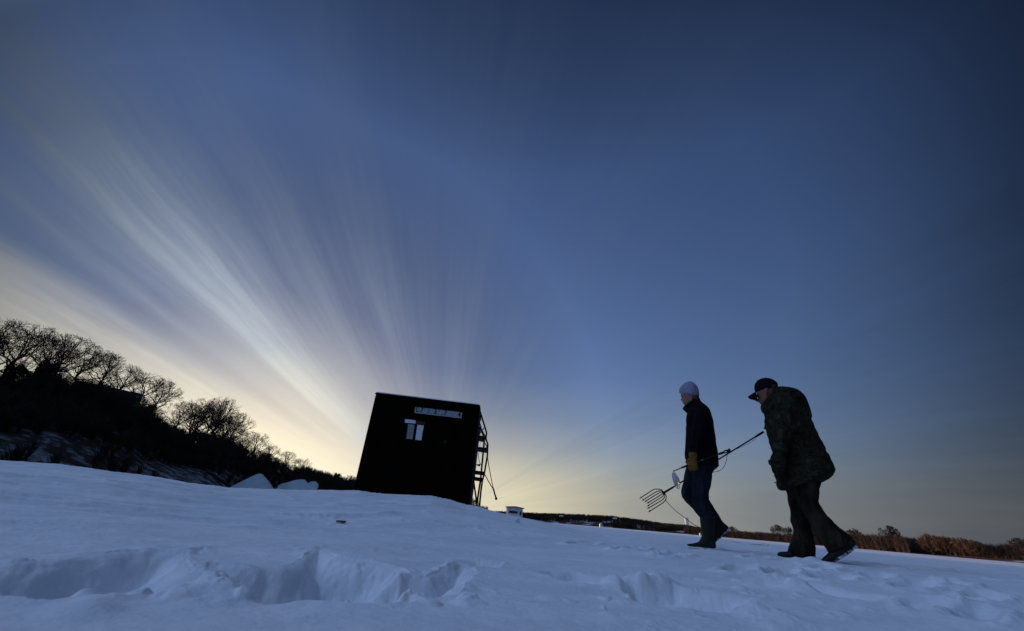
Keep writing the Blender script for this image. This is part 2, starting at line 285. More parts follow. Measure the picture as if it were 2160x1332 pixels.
def ground_h(x, y):
    r = np.hypot(x, y); az = np.degrees(np.arctan2(x, y)); h = base_h(r, az)
    fade = 1-sstep(25, 80, r)
    h = h+.012*fbm(x*.9+3, y*2.0, 4)*fade*(1-sstep(3, 12, r)*.3)
    # wind-carved drift ridges
    s = x*.85+y*.5; c = -x*.5+y*.85
    sas = 1-np.abs(fbm(s*.55+5, c*2.6+2, 4, .55))*2.2
    h = h+.034*np.clip(sas, 0, 1)**2*sstep(2.6, 4.2, r)*fade*(1-sstep(-14, 4, az)*.72)
    h = h+.006*fbm(x*6, y*9, 4, .6)*fade
    crust = np.clip(fbm(x*11+7, y*11, 4, .6)-.10, 0, 1)*np.clip(fbm(x*1.4+70, y*1.4+5, 3)+.15, 0, 1); h = h+.026*crust*fade*(1-sstep(6, 14, r))
    # churned snow to the right
    ch = np.clip(fbm(x*3.1+40, y*3.1, 4)-.12, 0, 1)
    h = h-.022*ch*sstep(24, 34, az)*sstep(3.0, 4.5, r)*fade
    m = (r < 9) & (y > 0)
    xs, ys = x[m], y[m]; hm = h[m]
    if not len(xs): return h
    wx = xs+.035*fbm(xs*5, ys*5, 3); wy = ys+.035*fbm(xs*5+50, ys*5, 3)
    for poly, dep, w, q in pits:
        P_ = np.array(poly); i = np.nonzero((wx > P_[:, 0].min()-.2) & (wx < P_[:, 0].max()+.2) & (wy > P_[:, 1].min()-.2) & (wy < P_[:, 1].max()+.2))[0]
        if not len(i): continue
        X, Y = xs[i], ys[i]; sd = poly_sd(wx[i], wy[i], poly); k = sstep(0, w, sd)
        slump = np.clip(k*1.15+.38*fbm(X*5.5+31, Y*5.5, 4, .6)*4*k*(1-k)+.10*fbm(X*15, Y*15+8, 3)*k, 0, 1.2)
        d_ = -dep*slump*(1+.3*fbm(X*3+9, Y*3, 3))+q*k*(np.abs(fbm(X*5.5, Y*5.5+30, 5, .6))*1.6-.2)
        hm[i] += d_+.012*np.exp(-(sd/.05)**2)*(sd < 0)*np.clip(fbm(X*7, Y*7, 3)+.4, 0, 1)
    def near(lx, ly, R): return np.nonzero((np.abs(wx-lx) < R) & (np.abs(wy-ly) < R))[0]
    for lx, ly, s_, a_, sq in clods:
        i = near(lx, ly, s_*2)
        if len(i): d = np.hypot((wx[i]-lx)*sq, wy[i]-ly)/s_; hm[i] += a_*(1-sstep(.55, 1.1, d+.25*fbm(xs[i]*18, ys[i]*18, 2)))*(1+.4*fbm(xs[i]*25, ys[i]*25, 2))
    for lx, ly, ro in prints:
        i = near(lx, ly, .45)
        if not len(i): continue
        dx, dy = wx[i]-lx, wy[i]-ly; u_ = dx*math.cos(ro)+dy*math.sin(ro); v_ = -dx*math.sin(ro)+dy*math.cos(ro); e_ = np.sqrt((u_/.17)**2+(v_/.075)**2)
        hm[i] += -.026*(1-sstep(.6, 1.15, e_))*(1+.5*fbm(xs[i]*12, ys[i]*12, 3))+.014*np.exp(-((e_-1.35)/.3)**2)*(1+1.2*fbm(xs[i]*16, ys[i]*16, 3))
    for lx, ly, s_, a_ in lumps:
        i = near(lx, ly, s_*3)
        if len(i): d = np.hypot(wx[i]-lx, wy[i]-ly)/s_; hm[i] += a_*np.exp(-d*d)*(1+.6*fbm(xs[i]*14, ys[i]*14, 3))
    for q in range(len(ridge)-1):
        (ax, ay), (bx, by) = ridge[q], ridge[q+1]; i = near((ax+bx)/2, (ay+by)/2, .6)
        if not len(i): continue
        dx, dy = bx-ax, by-ay; t = np.clip(((xs[i]-ax)*dx+(ys[i]-ay)*dy)/(dx*dx+dy*dy), 0, 1); d = np.hypot(xs[i]-ax-t*dx, ys[i]-ay-t*dy); hm[i] += .02*np.exp(-(d/.06)**2)
    h[m] = hm
    return h
azs = np.concatenate([np.linspace(-180, -66, 60, endpoint=False), np.linspace(-66, 66, 1000, endpoint=False), np.linspace(66, 180, 61)[:-1]])
rs = np.concatenate([np.geomspace(.25, 1.2, 30, endpoint=False), np.geomspace(1.2, 8, 520, endpoint=False), np.geomspace(8, 60, 130, endpoint=False), np.geomspace(60, 6000, 50)])
A, R_ = np.meshgrid(np.radians(azs), rs); GX = (R_*np.sin(A)).ravel(); GY = (R_*np.cos(A)).ravel()
GZ = ground_h(GX, GY)
na, nr = len(azs), len(rs)
ii, jj = np.meshgrid(np.arange(nr-1), np.arange(na), indexing='ij'); j2 = (jj+1) % na
Q = np.stack([ii*na+jj, ii*na+j2, (ii+1)*na+j2, (ii+1)*na+jj], -1).reshape(-1, 4)[:, ::-1]
V = np.stack([GX, GY, GZ], -1)
# centre disc
V = np.vstack([V, [[0, 0, 0]]]); 
Qc = np.stack([np.full(na, len(V)-1), (np.arange(na)+1) % na, np.arange(na), np.arange(na)], -1)
ground = link_np('ground', V, Q, M['snow'], smooth=True)
bm = bmesh.new(); bm.from_mesh(ground.data); bm.verts.ensure_lookup_table()
be = [e for e in bm.edges if e.is_boundary and e.verts[0].co.length < 1]; bmesh.ops.contextual_create(bm, geom=be)
bmesh.ops.recalc_face_normals(bm, faces=bm.faces); bm.to_mesh(ground.data); bm.free(); ground.data.polygons.foreach_set('use_smooth', [True]*len(ground.data.polygons))
if ground.data.polygons[len(ground.data.polygons)//3].normal.z < 0: ground.data.flip_normals()
tag(ground, 'blue shadowed snow covering the frozen lake, churned by footprints in front', None, None, 'structure')
def gz(x, y): return float(ground_h(np.array([float(x)]), np.array([float(y)]))[0])
# ------------------------------------------------------------------ wooded bluff at left
ridge_px = [(-140, 800), (0, 815), (110, 815), (220, 828), (300, 868), (345, 912), (400, 930), (480, 940), (530, 968), (600, 1000), (650, 1012), (755, 1030), (880, 1052), (1000, 1066), (1060, 1078)]
rae = [azel(*p) for p in ridge_px]
r_az = np.array([-80]+[a for a, e in rae]); r_el = np.array([8.]+[e for a, e in rae])
d_az = np.array([-80, -52, -48, -42, -34, -27, -24, -18, -10, 0]); d_d = np.array([95, 95, 100, 112, 140, 200, 250, 330, 400, 480])
def ridge_d(az): return np.interp(az, d_az, d_d)
def shore_d(az): return ridge_d(az)*.52
def bluff_h(r, az):
    D1 = ridge_d(az); D0 = shore_d(az); H = CZ+D1*np.tan(np.radians(np.interp(az, r_az, r_el)))
    t = (r-D0)/(D1-D0); k = np.where(t < 1, np.clip(t, -.1, 1)**1.15 if False else np.sign(t)*np.abs(np.clip(t, -.1, 1))**1.1, 1)
    x = r*np.sin(np.radians(az)); y = r*np.cos(np.radians(az))
    return H*k*(1-.25*np.clip((t-1)/1.5, 0, 1))+1.0*fbm(x*.06, y*.06, 4)*np.clip(t*3, 0, 1)-.15*(t <= 0)
azb = np.linspace(-80, -1, 260); tb = np.concatenate([np.linspace(-.06, 1.1, 60), np.linspace(1.2, 3, 10)])
AZ, TB = np.meshgrid(azb, tb); RB = shore_d(AZ)+(ridge_d(AZ)-shore_d(AZ))*TB; ZB = bluff_h(RB, AZ)
VB = np.stack([(RB*np.sin(np.radians(AZ))).ravel(), (RB*np.cos(np.radians(AZ))).ravel(), ZB.ravel()], -1); nb = len(azb)
ii, jj = np.meshgrid(np.arange(len(tb)-1), np.arange(nb-1), indexing='ij')
QB = np.stack([ii*nb+jj, (ii+1)*nb+jj, (ii+1)*nb+jj+1, ii*nb+jj+1], -1).reshape(-1, 4)[:, ::-1]
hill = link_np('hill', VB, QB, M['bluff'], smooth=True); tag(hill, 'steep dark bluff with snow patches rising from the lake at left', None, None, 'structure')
def on_bluff(az, t):
    r = float(shore_d(az)+(ridge_d(az)-shore_d(az))*t); z = float(bluff_h(np.array(r), np.array(float(az)))); a = math.radians(az)
    return np.array([r*math.sin(a), r*math.cos(a), z])
# ------------------------------------------------------------------ low far shore, straight ahead and at right
far_top = [(1040, 1086), (1112, 1089), (1184, 1090), (1242, 1092), (1290, 1095), (1353, 1103), (1401, 1110), (1449, 1115), (1500, 1124), (1560, 1130), (1700, 1145), (1900, 1160), (2160, 1180)]
fae = [azel(*p) for p in far_top]; f_az = np.array([-4]+[a for a, e in fae]+[75]); f_el = np.array([.55]+[max(e, .05) for a, e in fae]+[.1])
s_az = np.array([-4, 4, 18, 26, 33, 40, 46, 50, 75]); s_d = np.array([600, 600, 560, 470, 400, 340, 290, 260, 230])
def fshore(az): return np.interp(az, s_az, s_d)
def far_h(r, az):
    D0 = fshore(az); D1 = D0*1.12; H = CZ+D1*np.tan(np.radians(np.interp(az, f_az, f_el))); t = (r-D0)/(D1-D0)
    x = r*np.sin(np.radians(az)); y = r*np.cos(np.radians(az))
    return (H*.95+.0)*np.clip(t, -.15, 1)+.7*fbm(x*.03, y*.03, 3)*np.clip(t*2, 0, 1)
azf = np.linspace(-4, 75, 240); tf = np.linspace(-.1, 5, 30); AZ, TF = np.meshgrid(azf, tf); RF = fshore(AZ)*(1+.12*TF); ZF = far_h(RF, AZ)
VF = np.stack([(RF*np.sin(np.radians(AZ))).ravel(), (RF*np.cos(np.radians(AZ))).ravel(), ZF.ravel()], -1); nb = len(azf)
ii, jj = np.meshgrid(np.arange(len(tf)-1), np.arange(nb-1), indexing='ij')
QF = np.stack([ii*nb+jj, (ii+1)*nb+jj, (ii+1)*nb+jj+1, ii*nb+jj+1], -1).reshape(-1, 4)[:, ::-1]
farhill = link_np('far_hill', VF, QF, M['farbank'], smooth=True); tag(farhill, 'low brown far shore with snow patches across the lake', None, None, 'structure')
def on_far(az, t):
    r = float(fshore(az)*(1+.12*t)); a = math.radians(az); return np.array([r*math.sin(a), r*math.cos(a), float(far_h(np.array(r), np.array(float(az))))])
# ------------------------------------------------------------------ bare brush seen as one mass
def brush(name, bases, heights, m, label, twigs=26, thick=.035, spread=.45):
    B = np.array(bases); H = np.array(heights); n = len(B); T = twigs+1
    st = np.repeat(B, T, 0); hh = np.repeat(H, T); k = np.tile(np.arange(T), n)
    t0 = np.where(k == 0, 0, rng.random(n*T)*.7); lean = rng.normal(0, .08, (n, 2)); ln = np.repeat(lean, T, 0)
    a0 = st.copy(); a0[:, 0] += ln[:, 0]*hh*t0; a0[:, 1] += ln[:, 1]*hh*t0; a0[:, 2] += hh*t0-.1
    ph = rng.random(n*T)*2*math.pi; L_ = hh*(1-t0)*(.45+.5*rng.random(n*T)); sp = spread*(.5+rng.random(n*T)); L_ = np.where(k == 0, hh*.9, L_); sp = np.where(k == 0, .05, sp)
    a1 = a0+np.stack([np.cos(ph)*sp*L_, np.sin(ph)*sp*L_, L_*np.sqrt(np.clip(1-sp**2*.6, .2, 1))], -1)
    th = thick*np.where(k == 0, 2.2, 1)*np.repeat(H/H.mean(), T)
    V = np.zeros((n*T, 6, 3))
    for q in range(3):
        an = q*2*math.pi/3; o = np.stack([np.cos(an)*th, np.sin(an)*th, 0*th], -1); V[:, q] = a0+o; V[:, 3+q] = a1+o*.25
    b = np.arange(n*T)*6; Q = np.concatenate([np.stack([b+q, b+(q+1) % 3, b+3+(q+1) % 3, b+3+q], -1) for q in range(3)])
    o = link_np(name, V.reshape(-1, 3), Q, m); tag(o, label, None, None, 'stuff'); return o
bs, hs = [], []
for i in range(2600):
    az = random.uniform(-60, -15); t = random.random()**.7*1.12; 
    if az > -28: t = random.uniform(.0, 1.2)
    p = on_bluff(az, t)
    dens = mnoise.noise(Vector((p[0]*.07, p[1]*.07, 3)))
    if t < .35 and dens < .05 and az < -26: continue
    if t < .3 and -37 < az < -29 and dens < .2: continue
    D = math.hypot(p[0], p[1]); bs.append(p); hs.append(random.uniform(1.5, 4.0)*(.55+.45*t)*(1.5 if D > 200 else 1)*(.7 if az < -36 and t > .9 else 1))
brush('underbrush', bs, hs, M['bark'], 'dark tangle of bare shrubs covering the bluff at left', 46, .045, .6)
bs, hs = [], []
for i in range(1500):
    az = random.uniform(-24.5, -1); t = random.uniform(-.02, 1.25); p = on_bluff(az, t); bs.append(p); hs.append(random.uniform(4, 7.5)*float(np.interp(az, [-24, -17, -9, -3], [1., .8, .45, .3])))
brush('distant_woodland', bs, hs, M['bark'], 'far dark treeline between the bluff and the fish house', 30, .09, .45)
wood_px = [(1040, 1073), (1112, 1080), (1184, 1082), (1242, 1084.5), (1290, 1087), (1353, 1095), (1401, 1102.6), (1449, 1106), (1478, 1112), (1560, 1116), (1612, 1119), (1669, 1122), (1784, 1120), (1870, 1121), (1942, 1128), (1999, 1133), (2060, 1139), (2100, 1140), (2160, 1136)]
wa = [azel(*p) for p in wood_px]; w_az = np.array([a for a, e in wa]); w_el = np.array([e for a, e in wa])
bs, hs = [], []
for i in range(5200):
    az = random.uniform(-3, 27); t = random.uniform(.02, 1.5); p = on_far(az, t); D = math.hypot(p[0], p[1])
    if mnoise.noise(Vector((p[0]*.02, p[1]*.03, 7))) < -.12 and t < .8: continue
    top = CZ+D*math.tan(math.radians(float(np.interp(az, w_az, w_el)))); bs.append(p); hs.append(min(max((top-p[2]), 2.5), 6.5)*random.uniform(.6, 1.08))
brush('hillside_woodland', bs, hs, M['bark_far'], 'low wooded hillside of bare brown trees straight across the lake', 16, .14, .5)
bs, hs = [], []
for i in range(4600):
    az = random.uniform(24, 62); t = random.uniform(.0, .9); p = on_far(az, t); D = math.hypot(p[0], p[1])
    if 43 < az < 52 and t < .45: continue
    top = CZ+D*math.tan(math.radians(float(np.interp(az, w_az, w_el)))); bs.append(p); hs.append(max(top-p[2], 2.5)*random.uniform(.4, .95))
brush('shore_thicket', bs, hs, M['bark_far'], 'reddish brown thicket lining the far shore at right', 26, .06, .6)
# ------------------------------------------------------------------ trees
def grow_tree(seed, H=10., spread=.5, low=.18, limbs=9, tw=.05, sub=(5, 5, 3), th=.026):
    """bare broadleaf tree: limbs curve from the trunk to a rounded outline and fork all along; base at origin"""
    rd = random.Random(seed); T = MB(); Cc = MB(); cz = H*.56; rx = H*spread; rz = H*.44
    def env(a, e, k=1.): return (rx*k*math.cos(a)*math.cos(e), rx*k*math.sin(a)*math.cos(e), cz+rz*k*math.sin(e))
    def lerp(p, q, t): return tuple(p[i]+(q[i]-p[i])*t for i in range(3))
    def path(p, q, n, up, jit):
        d = math.dist(p, q); c = tuple((p[i]+q[i])/2+(up*d if i == 2 else 0)+rd.gauss(0, jit*d) for i in range(3)); o = []
        for k in range(n+1):
            t = k/n; o.append(tuple((1-t)**2*p[i]+2*t*(1-t)*c[i]+t*t*q[i]+(rd.gauss(0, .022*d) if 0 < k < n else 0) for i in range(3)))
        return o
    def branch(p, q, r, lev):
        n = (6, 4, 3, 2)[lev]; pts = path(p, q, n, (-.10, -.04, .0, .0)[lev], (.09, .10, .12, .1)[lev]); r1 = max(r*.32, tw*.3)
        (T if lev == 0 else Cc).tube(pts, [r+(r1-r)*k/n for k in range(n+1)], 6 if lev == 0 else 3)
        if lev >= 3 or lev >= len(sub): return
        L = math.dist(p, q)
        for k in range(sub[lev]):
            t = .22+.76*(k+rd.random()*.8)/sub[lev]; i = min(int(t*n), n-1); b = lerp(pts[i], pts[i+1], t*n-i)
            if lev == 0: tgt = tuple(q[j]+rd.gauss(0, H*.17) for j in range(3)); tgt = (tgt[0], tgt[1], max(tgt[2], H*.16))
            else:
                l = L*(.85-.45*t)*rd.uniform(.7, 1.2); dv = [q[j]-p[j] for j in range(3)]; dl = math.sqrt(sum(x*x for x in dv))+1e-6
                dv = [dv[j]/dl*.75+rd.gauss(0, .5)+(.18 if j == 2 else 0) for j in range(3)]; dl = math.sqrt(sum(x*x for x in dv))+1e-6; tgt = tuple(b[j]+dv[j]/dl*l for j in range(3))
            e = (tgt[0]/rx)**2+(tgt[1]/rx)**2+((tgt[2]-cz)/rz)**2
            if e > 1.25: f = math.sqrt(rd.uniform(.9, 1.4)/e); tgt = (tgt[0]*f, tgt[1]*f, cz+(tgt[2]-cz)*f)
            branch(b, tgt, max(r*(1-.6*t)*.55, tw*.5), lev+1)
    R0 = H*th; top = (rd.gauss(0, H*.05), rd.gauss(0, H*.05), H*.62); tr = path((0, 0, -.4), top, 6, 0, .05); T.tube(tr, [R0*1.35, R0, R0*.92, R0*.8, R0*.65, R0*.5, R0*.3], 7)
    for k in range(limbs):
        t = low+(.98-low)*(k+.5*rd.random())/limbs; i = min(int(t*6), 5); b = lerp(tr[i], tr[i+1], t*6-i); a = k*2.4+rd.gauss(0, .4); e = math.radians(-12+95*(t-low)/(1-low)+rd.gauss(0, 9))
        branch(b, env(a, min(e, 1.5), rd.uniform(.78, 1.08)), R0*(.62-.25*t), 0)
    return T, Cc
def conifer(seed, H=7.):
    rd = random.Random(seed); T = MB(); T.tube([(0, 0, -.3), (0, 0, H*.9)], [H*.03, .03], 6); Cc = MB(); bl = [(rd.gauss(0, H*.10), rd.gauss(0, H*.10), H*rd.uniform(.08, .88), H*rd.uniform(.10, .18)) for _ in range(24)]
    for i in range(4200):
        x, y, z, r = rd.choice(bl); r *= (1.15-z/H*.5); d = Vector((rd.gauss(0, 1), rd.gauss(0, 1), rd.gauss(0, 1.2))).normalized()*r*rd.uniform(.6, 1.15); c = Vector((x, y, z))+d
        u = Vector((rd.gauss(0, 1), rd.gauss(0, 1), rd.gauss(0, .6))).normalized()*H*.028; w = u.orthogonal()*.6
        Cc.add([c-u, c+w, c+u, c-w*.7+u*.3], [(0, 1, 2), (0, 2, 3)])
    return T, Cc
protos = {}
for i in range(6): protos['oak', i] = grow_tree(100+i, 10., .46+.05*(i % 3), .34, 10, .05, (5, 5, 3), .027)
for i in range(3): protos['slim', i] = grow_tree(200+i, 10., .27, .5, 7, .08, (4, 4, 2), .016)
for i in range(3): protos['cedar', i] = conifer(i)
for i in range(3): protos['willow', i] = grow_tree(300+i, 8., .50, .15, 10, .14, (6, 5, 3), .02)
for i in range(2): protos['far', i] = grow_tree(400+i, 10., .46, .34, 9, .16, (5, 4, 3), .022)
pm = {}
NM = {'oak': ('bare_tree', 'bark', 'bark'), 'slim': ('bare_tree', 'bark', 'bark'), 'cedar': ('evergreen_tree', 'bark', 'evergreen'), 'willow': ('orange_tree', 'bark_far', 'willow'), 'far': ('shore_tree', 'bark_far', 'bark_far')}
def plant(kind, var, loc, H, label, cat='tree', group=None):
    base = 8. if kind == 'willow' else (7. if kind == 'cedar' else 10.)
    nm = NM[kind]; root = empty(nm[0], loc, label, cat, group); s = H/base
    if (kind, var) not in pm:
        T, Cc = protos[kind, var]; a = T.build('trunk', M[nm[1]], None, False); b = Cc.build('crown', M[nm[2]], None, False); pm[kind, var] = (a.data, b.data)
        bpy.data.objects.remove(a); bpy.data.objects.remove(b)
    root.rotation_euler = (0, 0, random.random()*6.28); root.scale = (s*random.uniform(.92, 1.08), s*random.uniform(.92, 1.08), s)
    for nm2, me in zip(('trunk', 'crown'), pm[kind, var]):
        o = bpy.data.objects.new(nm2, me); COL.objects.link(o); o.parent = root
    return root
sky_oaks = [(-45, 678), (22, 680), (85, 690), (125, 712), (165, 713), (205, 735), (243, 748), (280, 772), (318, 790), (352, 803), (398, 850), (432, 846), (478, 842), (505, 885), (545, 924), (575, 948), (608, 962), (640, 976)]
desc = ['tall bare oak at the left picture edge, tallest on the bluff', 'bare oak with a broad crown second from the left picture edge on the bluff', 'bare oak right behind the dark cedar on the bluff', 'bare oak just right of the dark cedar on the bluff top',
        'bare oak above the left end of the snowy house roof', 'bare oak above the middle of the snowy house roof on the bluff', 'bare oak above the right half of the snowy house roof', 'bare oak above the right gable of the house on the bluff', 'bare oak just right of the house on the bluff',
        'last bare oak before the gap in the bluff skyline', 'small bare oak on the left of the pair after the skyline gap', 'bare round-crowned oak just after the gap in the bluff skyline', 'tallest bare oak between the skyline gap and the fish house', 'bare oak on the right shoulder of the bluff where it drops',
        'bare tree above the triangular ice slab on the falling skyline', 'small bare tree on the skyline over the triangular ice slab right side', 'low bare tree on the skyline above the rounded ice slab', 'last low bare tree where the bluff skyline meets the far treeline']
for i, ((px, py), ds) in enumerate(zip(sky_oaks, desc)):
    a, e = azel(px, py); b = on_bluff(a, 1.0); D = math.hypot(b[0], b[1]); top = CZ+D*math.tan(math.radians(e)); plant('oak', i % 6, b, max(top-b[2], 4)*(.99 if i < 13 else 1.22), ds, 'oak tree', 'bare oaks along the bluff skyline')
for i in range(12):
    az = -36.6+13.6*((i+.5)/12)+random.uniform(-.6, .6); b = on_bluff(az, 1.12); D = math.hypot(b[0], b[1])
    top = CZ+D*math.tan(math.radians(float(np.interp(az, [azel(*p)[0] for p in sky_oaks], [azel(*p)[1] for p in sky_oaks]))-.7))
    plant('oak', (i*5+2) % 6, b, min(max(top-b[2], 4.5), 14), 'bare oak standing in the second row behind the bluff skyline oaks', 'oak tree', 'bare oaks in the second row on the bluff')
for i in range(64):
    az = -58+42*((i*.618034) % 1); t = .12+.8*((i*.381+.13) % 1); b = on_bluff(az, t); D = math.hypot(b[0], b[1])
    lim = CZ+D*math.tan(math.radians(np.interp(az, r_az, r_el)+1.2)); H = min(random.uniform(6, 10)*(1.25 if D > 130 else 1), max(lim-b[2], 3.0))
    plant('slim' if i % 3 else 'oak', i % 3, b, H, 'bare dark tree among the others on the face of the bluff', 'tree', 'bare trees on the bluff face')
for i, (px, py, ds) in enumerate([(112, 762, 'dense dark cedar on the bluff top left of the house'), (75, 795, 'smaller dark cedar at the left of the taller one on the bluff'), (325, 850, 'dark cedar beside the right end of the house on the bluff'),
                                  (712, 998, 'tiny pointed evergreen standing up in the far treeline left of the fish house'), (20, 800, 'dark bushy cedar nearest the left picture edge')]):
    a, e = azel(px, py); b = on_bluff(a, .93); D = math.hypot(b[0], b[1]); top = CZ+D*math.tan(math.radians(e)); plant('cedar', i % 3, b, max(top-b[2], 4), ds, 'cedar tree')
for i, (px, py, kind, tt, ds) in enumerate([(1637, 1109, 'far', .3, 'bare round-topped tree above the far thicket between the two walkers'), (1662, 1113, 'far', .35, 'smaller bare tree just left of the camouflage trousers on the far shore'), (1872, 1112, 'far', .4, 'wide bare tree standing highest in the far thicket right of the walkers'),
        (1800, 1117, 'far', .4, 'bare tree in the thicket just right of the rear walker heel'), (1955, 1128, 'willow', .05, 'bright orange twiggy tree, leftmost of the orange ones on the far shore'), (1985, 1133, 'willow', .05, 'orange twiggy tree second in the orange row on the far shore'),
        (2022, 1136, 'willow', .02, 'dull orange tree third in the orange row on the far shore'), (2050, 1141, 'willow', .02, 'small orange tree at the right end of the orange row'), (2140, 1128, 'far', -.35, 'reddish bare tree nearest at the right picture edge'),
        (2172, 1132, 'far', -.35, 'reddish bare tree cut by the right picture edge'), (1545, 1112, 'far', .4, 'small bare tree on the far shore right above the white hat walker heel'), (1018, 1054, 'far', 0, 'small dark tree seen between the sled rails behind the fish house')]):
    a, e = azel(px, py)
    if i == 11: b = on_bluff(-3.0, .2)
    else: b = on_far(a, tt)
    D = math.hypot(b[0], b[1]); b[2] = max(b[2], 0); top = CZ+D*math.tan(math.radians(e)); plant(kind, i % (3 if kind == 'willow' else 2), b, max(top-b[2], 3)*(.85 if i in (8, 9) else 1.02), ds)
# fallen log on the bluff foot
p0 = on_bluff(azel(440, 985)[0], .30); p1 = on_bluff(azel(512, 1012)[0], .06); lg = MB(); lg.tube([p0+[0, 0, .6], (p0+p1)/2+[0, 0, .5], p1+[0, 0, .5]], [.28, .24, .16], 8)
tag(lg.build('fallen_log', M['bark']), 'fallen dark trunk lying down the foot of the bluff left of the ice slabs', 'log')
# ------------------------------------------------------------------ houses
def house(pxl, pyl, pxr, pyr, D, roof_py, wall, roof, label, z_base, dep=8, win=True):
    """gabled house: eave corners at the two pixels at distance D, ridge level with roof_py"""
    a = at_dist(pxl, pyl, D); b = at_dist(pxr, pyr, D); b[2] = a[2]; ex = b-a; W = np.linalg.norm(ex); ex /= W; ey = np.array([-ex[1], ex[0], 0]); zb = z_base; H = a[2]-zb
    root = empty('house', (*((a+b)/2)[:2], zb), label, 'house', 'houses on the shores')
    w = MB(); w.box((a+b)/2+ey*dep/2+[0, 0, -H/2], W, dep, H, ex, ey); w.build('wall', wall, root, False)
    zr = at_dist((pxl+pxr)/2, roof_py, D)[2]; rr = MB(); o = .5
    g = [a-ex*o-ey*o, a-ex*o+ey*(dep+o), a-ex*o+ey*dep/2]; g[0][2] = g[1][2] = a[2]+.02; g[2][2] = max(zr, a[2]+1)
    rr.prism(g, ex*(W+2*o)); rr.build('roof', roof, root, False)
    if win:
        for k in range(3):
            q = MB(); q.box(a+ex*W*(.2+.3*k)-ey*.02+[0, 0, -H*.4], W*.1, .06, H*.3, ex, ey); q.build('window', M['window'], root, False)
    return root
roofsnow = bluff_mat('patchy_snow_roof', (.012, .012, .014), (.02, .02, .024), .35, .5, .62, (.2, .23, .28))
whiteroof = mat('snow_covered_roof', (.42, .44, .48), .8)
az_, _ = azel(215, 830); bq = on_bluff(az_, .98)
house(150, 835, 285, 858, 104, 806, M['darkwall'], roofsnow, 'dark house with patchy snow on its roof under the oaks on the bluff', bq[2]-3, 9)
for i, (px, py, w, ds) in enumerate([(1184, 1088, 7, 'small house with a white roof high on the far hillside, leftmost one'), (1205, 1097, 6, 'tiny snowy roofed house low on the far hillside near its left end'), (1240, 1098, 5, 'tiny pale house halfway along the far hillside below the crest'),
        (1276, 1101, 8, 'white roofed house low in the middle of the far hillside'), (1297, 1093, 7, 'white roofed house near the crest in the middle of the far hillside'), (1345, 1108, 8, 'pale house low on the right part of the far hillside'),
        (1390, 1112, 7, 'pale roofed house among trees above the spear rope'), (1425, 1116, 7, 'rightmost pale house on the far hillside left of the water tower')]):
    a, e = azel(px, py); D = float(fshore(a))*1.06; zz = at_dist(px, py+4, D)[2]
    house(px-w/2, py+2, px+w/2, py+2+w*.08, D, py-1, M['white_paint'] if i % 2 else M['darkwall'], whiteroof, ds, min(zz, at_dist(px, py, D)[2]-3)-1, 7, False)
# water tower
D = 1150; b0 = at_dist(1450, 1112, D); tp = at_dist(1450, 1092, D); wt = empty('water_tower', (b0[0], b0[1], 0), 'white standpipe water tower rising over the far trees below the spear rope', 'water tower')
q = MB(); q.tube([np.array([b0[0], b0[1], -1]), np.array([b0[0], b0[1], tp[2]-4]), np.array([b0[0], b0[1], tp[2]-1.2])], [4.2, 4.2, 4.4], 20); q.build('tank', M['tower'], wt)
q = MB(); q.tube([np.array([b0[0], b0[1], tp[2]-1.2]), np.array([b0[0], b0[1], tp[2]-.4]), np.array([b0[0], b0[1], tp[2]])], [4.6, 3.4, .6], 20); q.build('dome_roof', M['tower'], wt)
# small shelters out on the ice
pl = Plane(56, 2.9, -4)
sh = empty('ice_shelter', (*pl.P(1086, 1090)[:2], 0), 'small white ice fishing shack with a flat dark-edged roof far out on the lake', 'ice shack')
c = [pl.P(1071.5, 1070.5), pl.P(1103, 1074)]; zt = c[0][2]; zt2 = c[1][2]; zb = -.05; ex = pl.e; wv = MB()
A_ = np.array([*c[0][:2], zb]); B_ = np.array([*c[1][:2], zb]); dep = pl.n*2.0
wv.prism([A_, B_, np.array([*B_[:2], zt2]), np.array([*((A_+B_)/2)[:2], (zt+zt2)/2+.10]), np.array([*A_[:2], zt])], dep); wv.build('wall', M['white_paint'], sh, False)
rf = MB(); o_ = ex*.16; T1 = np.array([*A_[:2], zt+.01]); T2 = np.array([*((A_+B_)/2)[:2], (zt+zt2)/2+.12]); T3 = np.array([*B_[:2], zt2+.01]); u = np.array([0, 0, .09])
rf.prism([T1-o_-pl.n*.15, T2-pl.n*.15, T3+o_-pl.n*.15, T3+o_-pl.n*.15+u, T2-pl.n*.15+u, T1-o_-pl.n*.15+u], pl.n*2.3); rf.build('roof', M['darkwall'], sh, False)
q = MB(); q.prism([pl.P(*k, -.02) for k in ((1074, 1077.5), (1092, 1079.2), (1091.5, 1083.8), (1073.5, 1082.2))], -pl.n*.02); q.build('window', M['window'], sh, False)
q = MB(); q.prism([pl.P(*k, -.02) for k in ((1096.5, 1079), (1100, 1079.4), (1099.5, 1087), (1096, 1086.5))], -pl.n*.02); q.build('door', M['window'], sh, False)
for px, py, h_, D, ds in [(1267, 1110, 2.6, 330, 'tiny white shelter catching the sun on the lake below the far hillside'), (1477, 1128, 1.3, 260, 'tiny bright shelter on the lake just left of the black boot shaft')]:
    a, e = azel(px, py); x, y = D*math.sin(math.radians(a)), D*math.cos(math.radians(a)); r_ = empty('ice_tent', (x, y, 0), ds, 'ice shack', 'tiny shelters far out on the ice')
    w_ = h_*.3; q = MB(); q.prism([np.array([x-w_, y-w_, -.1]), np.array([x+w_, y-w_, -.1]), np.array([x+w_*.9, y-w_, h_*.8]), np.array([x, y-w_, h_]), np.array([x-w_*.9, y-w_, h_*.8])], np.array([0, 2*w_, 0])); q.build('wall', M['white_paint'], r_, False)
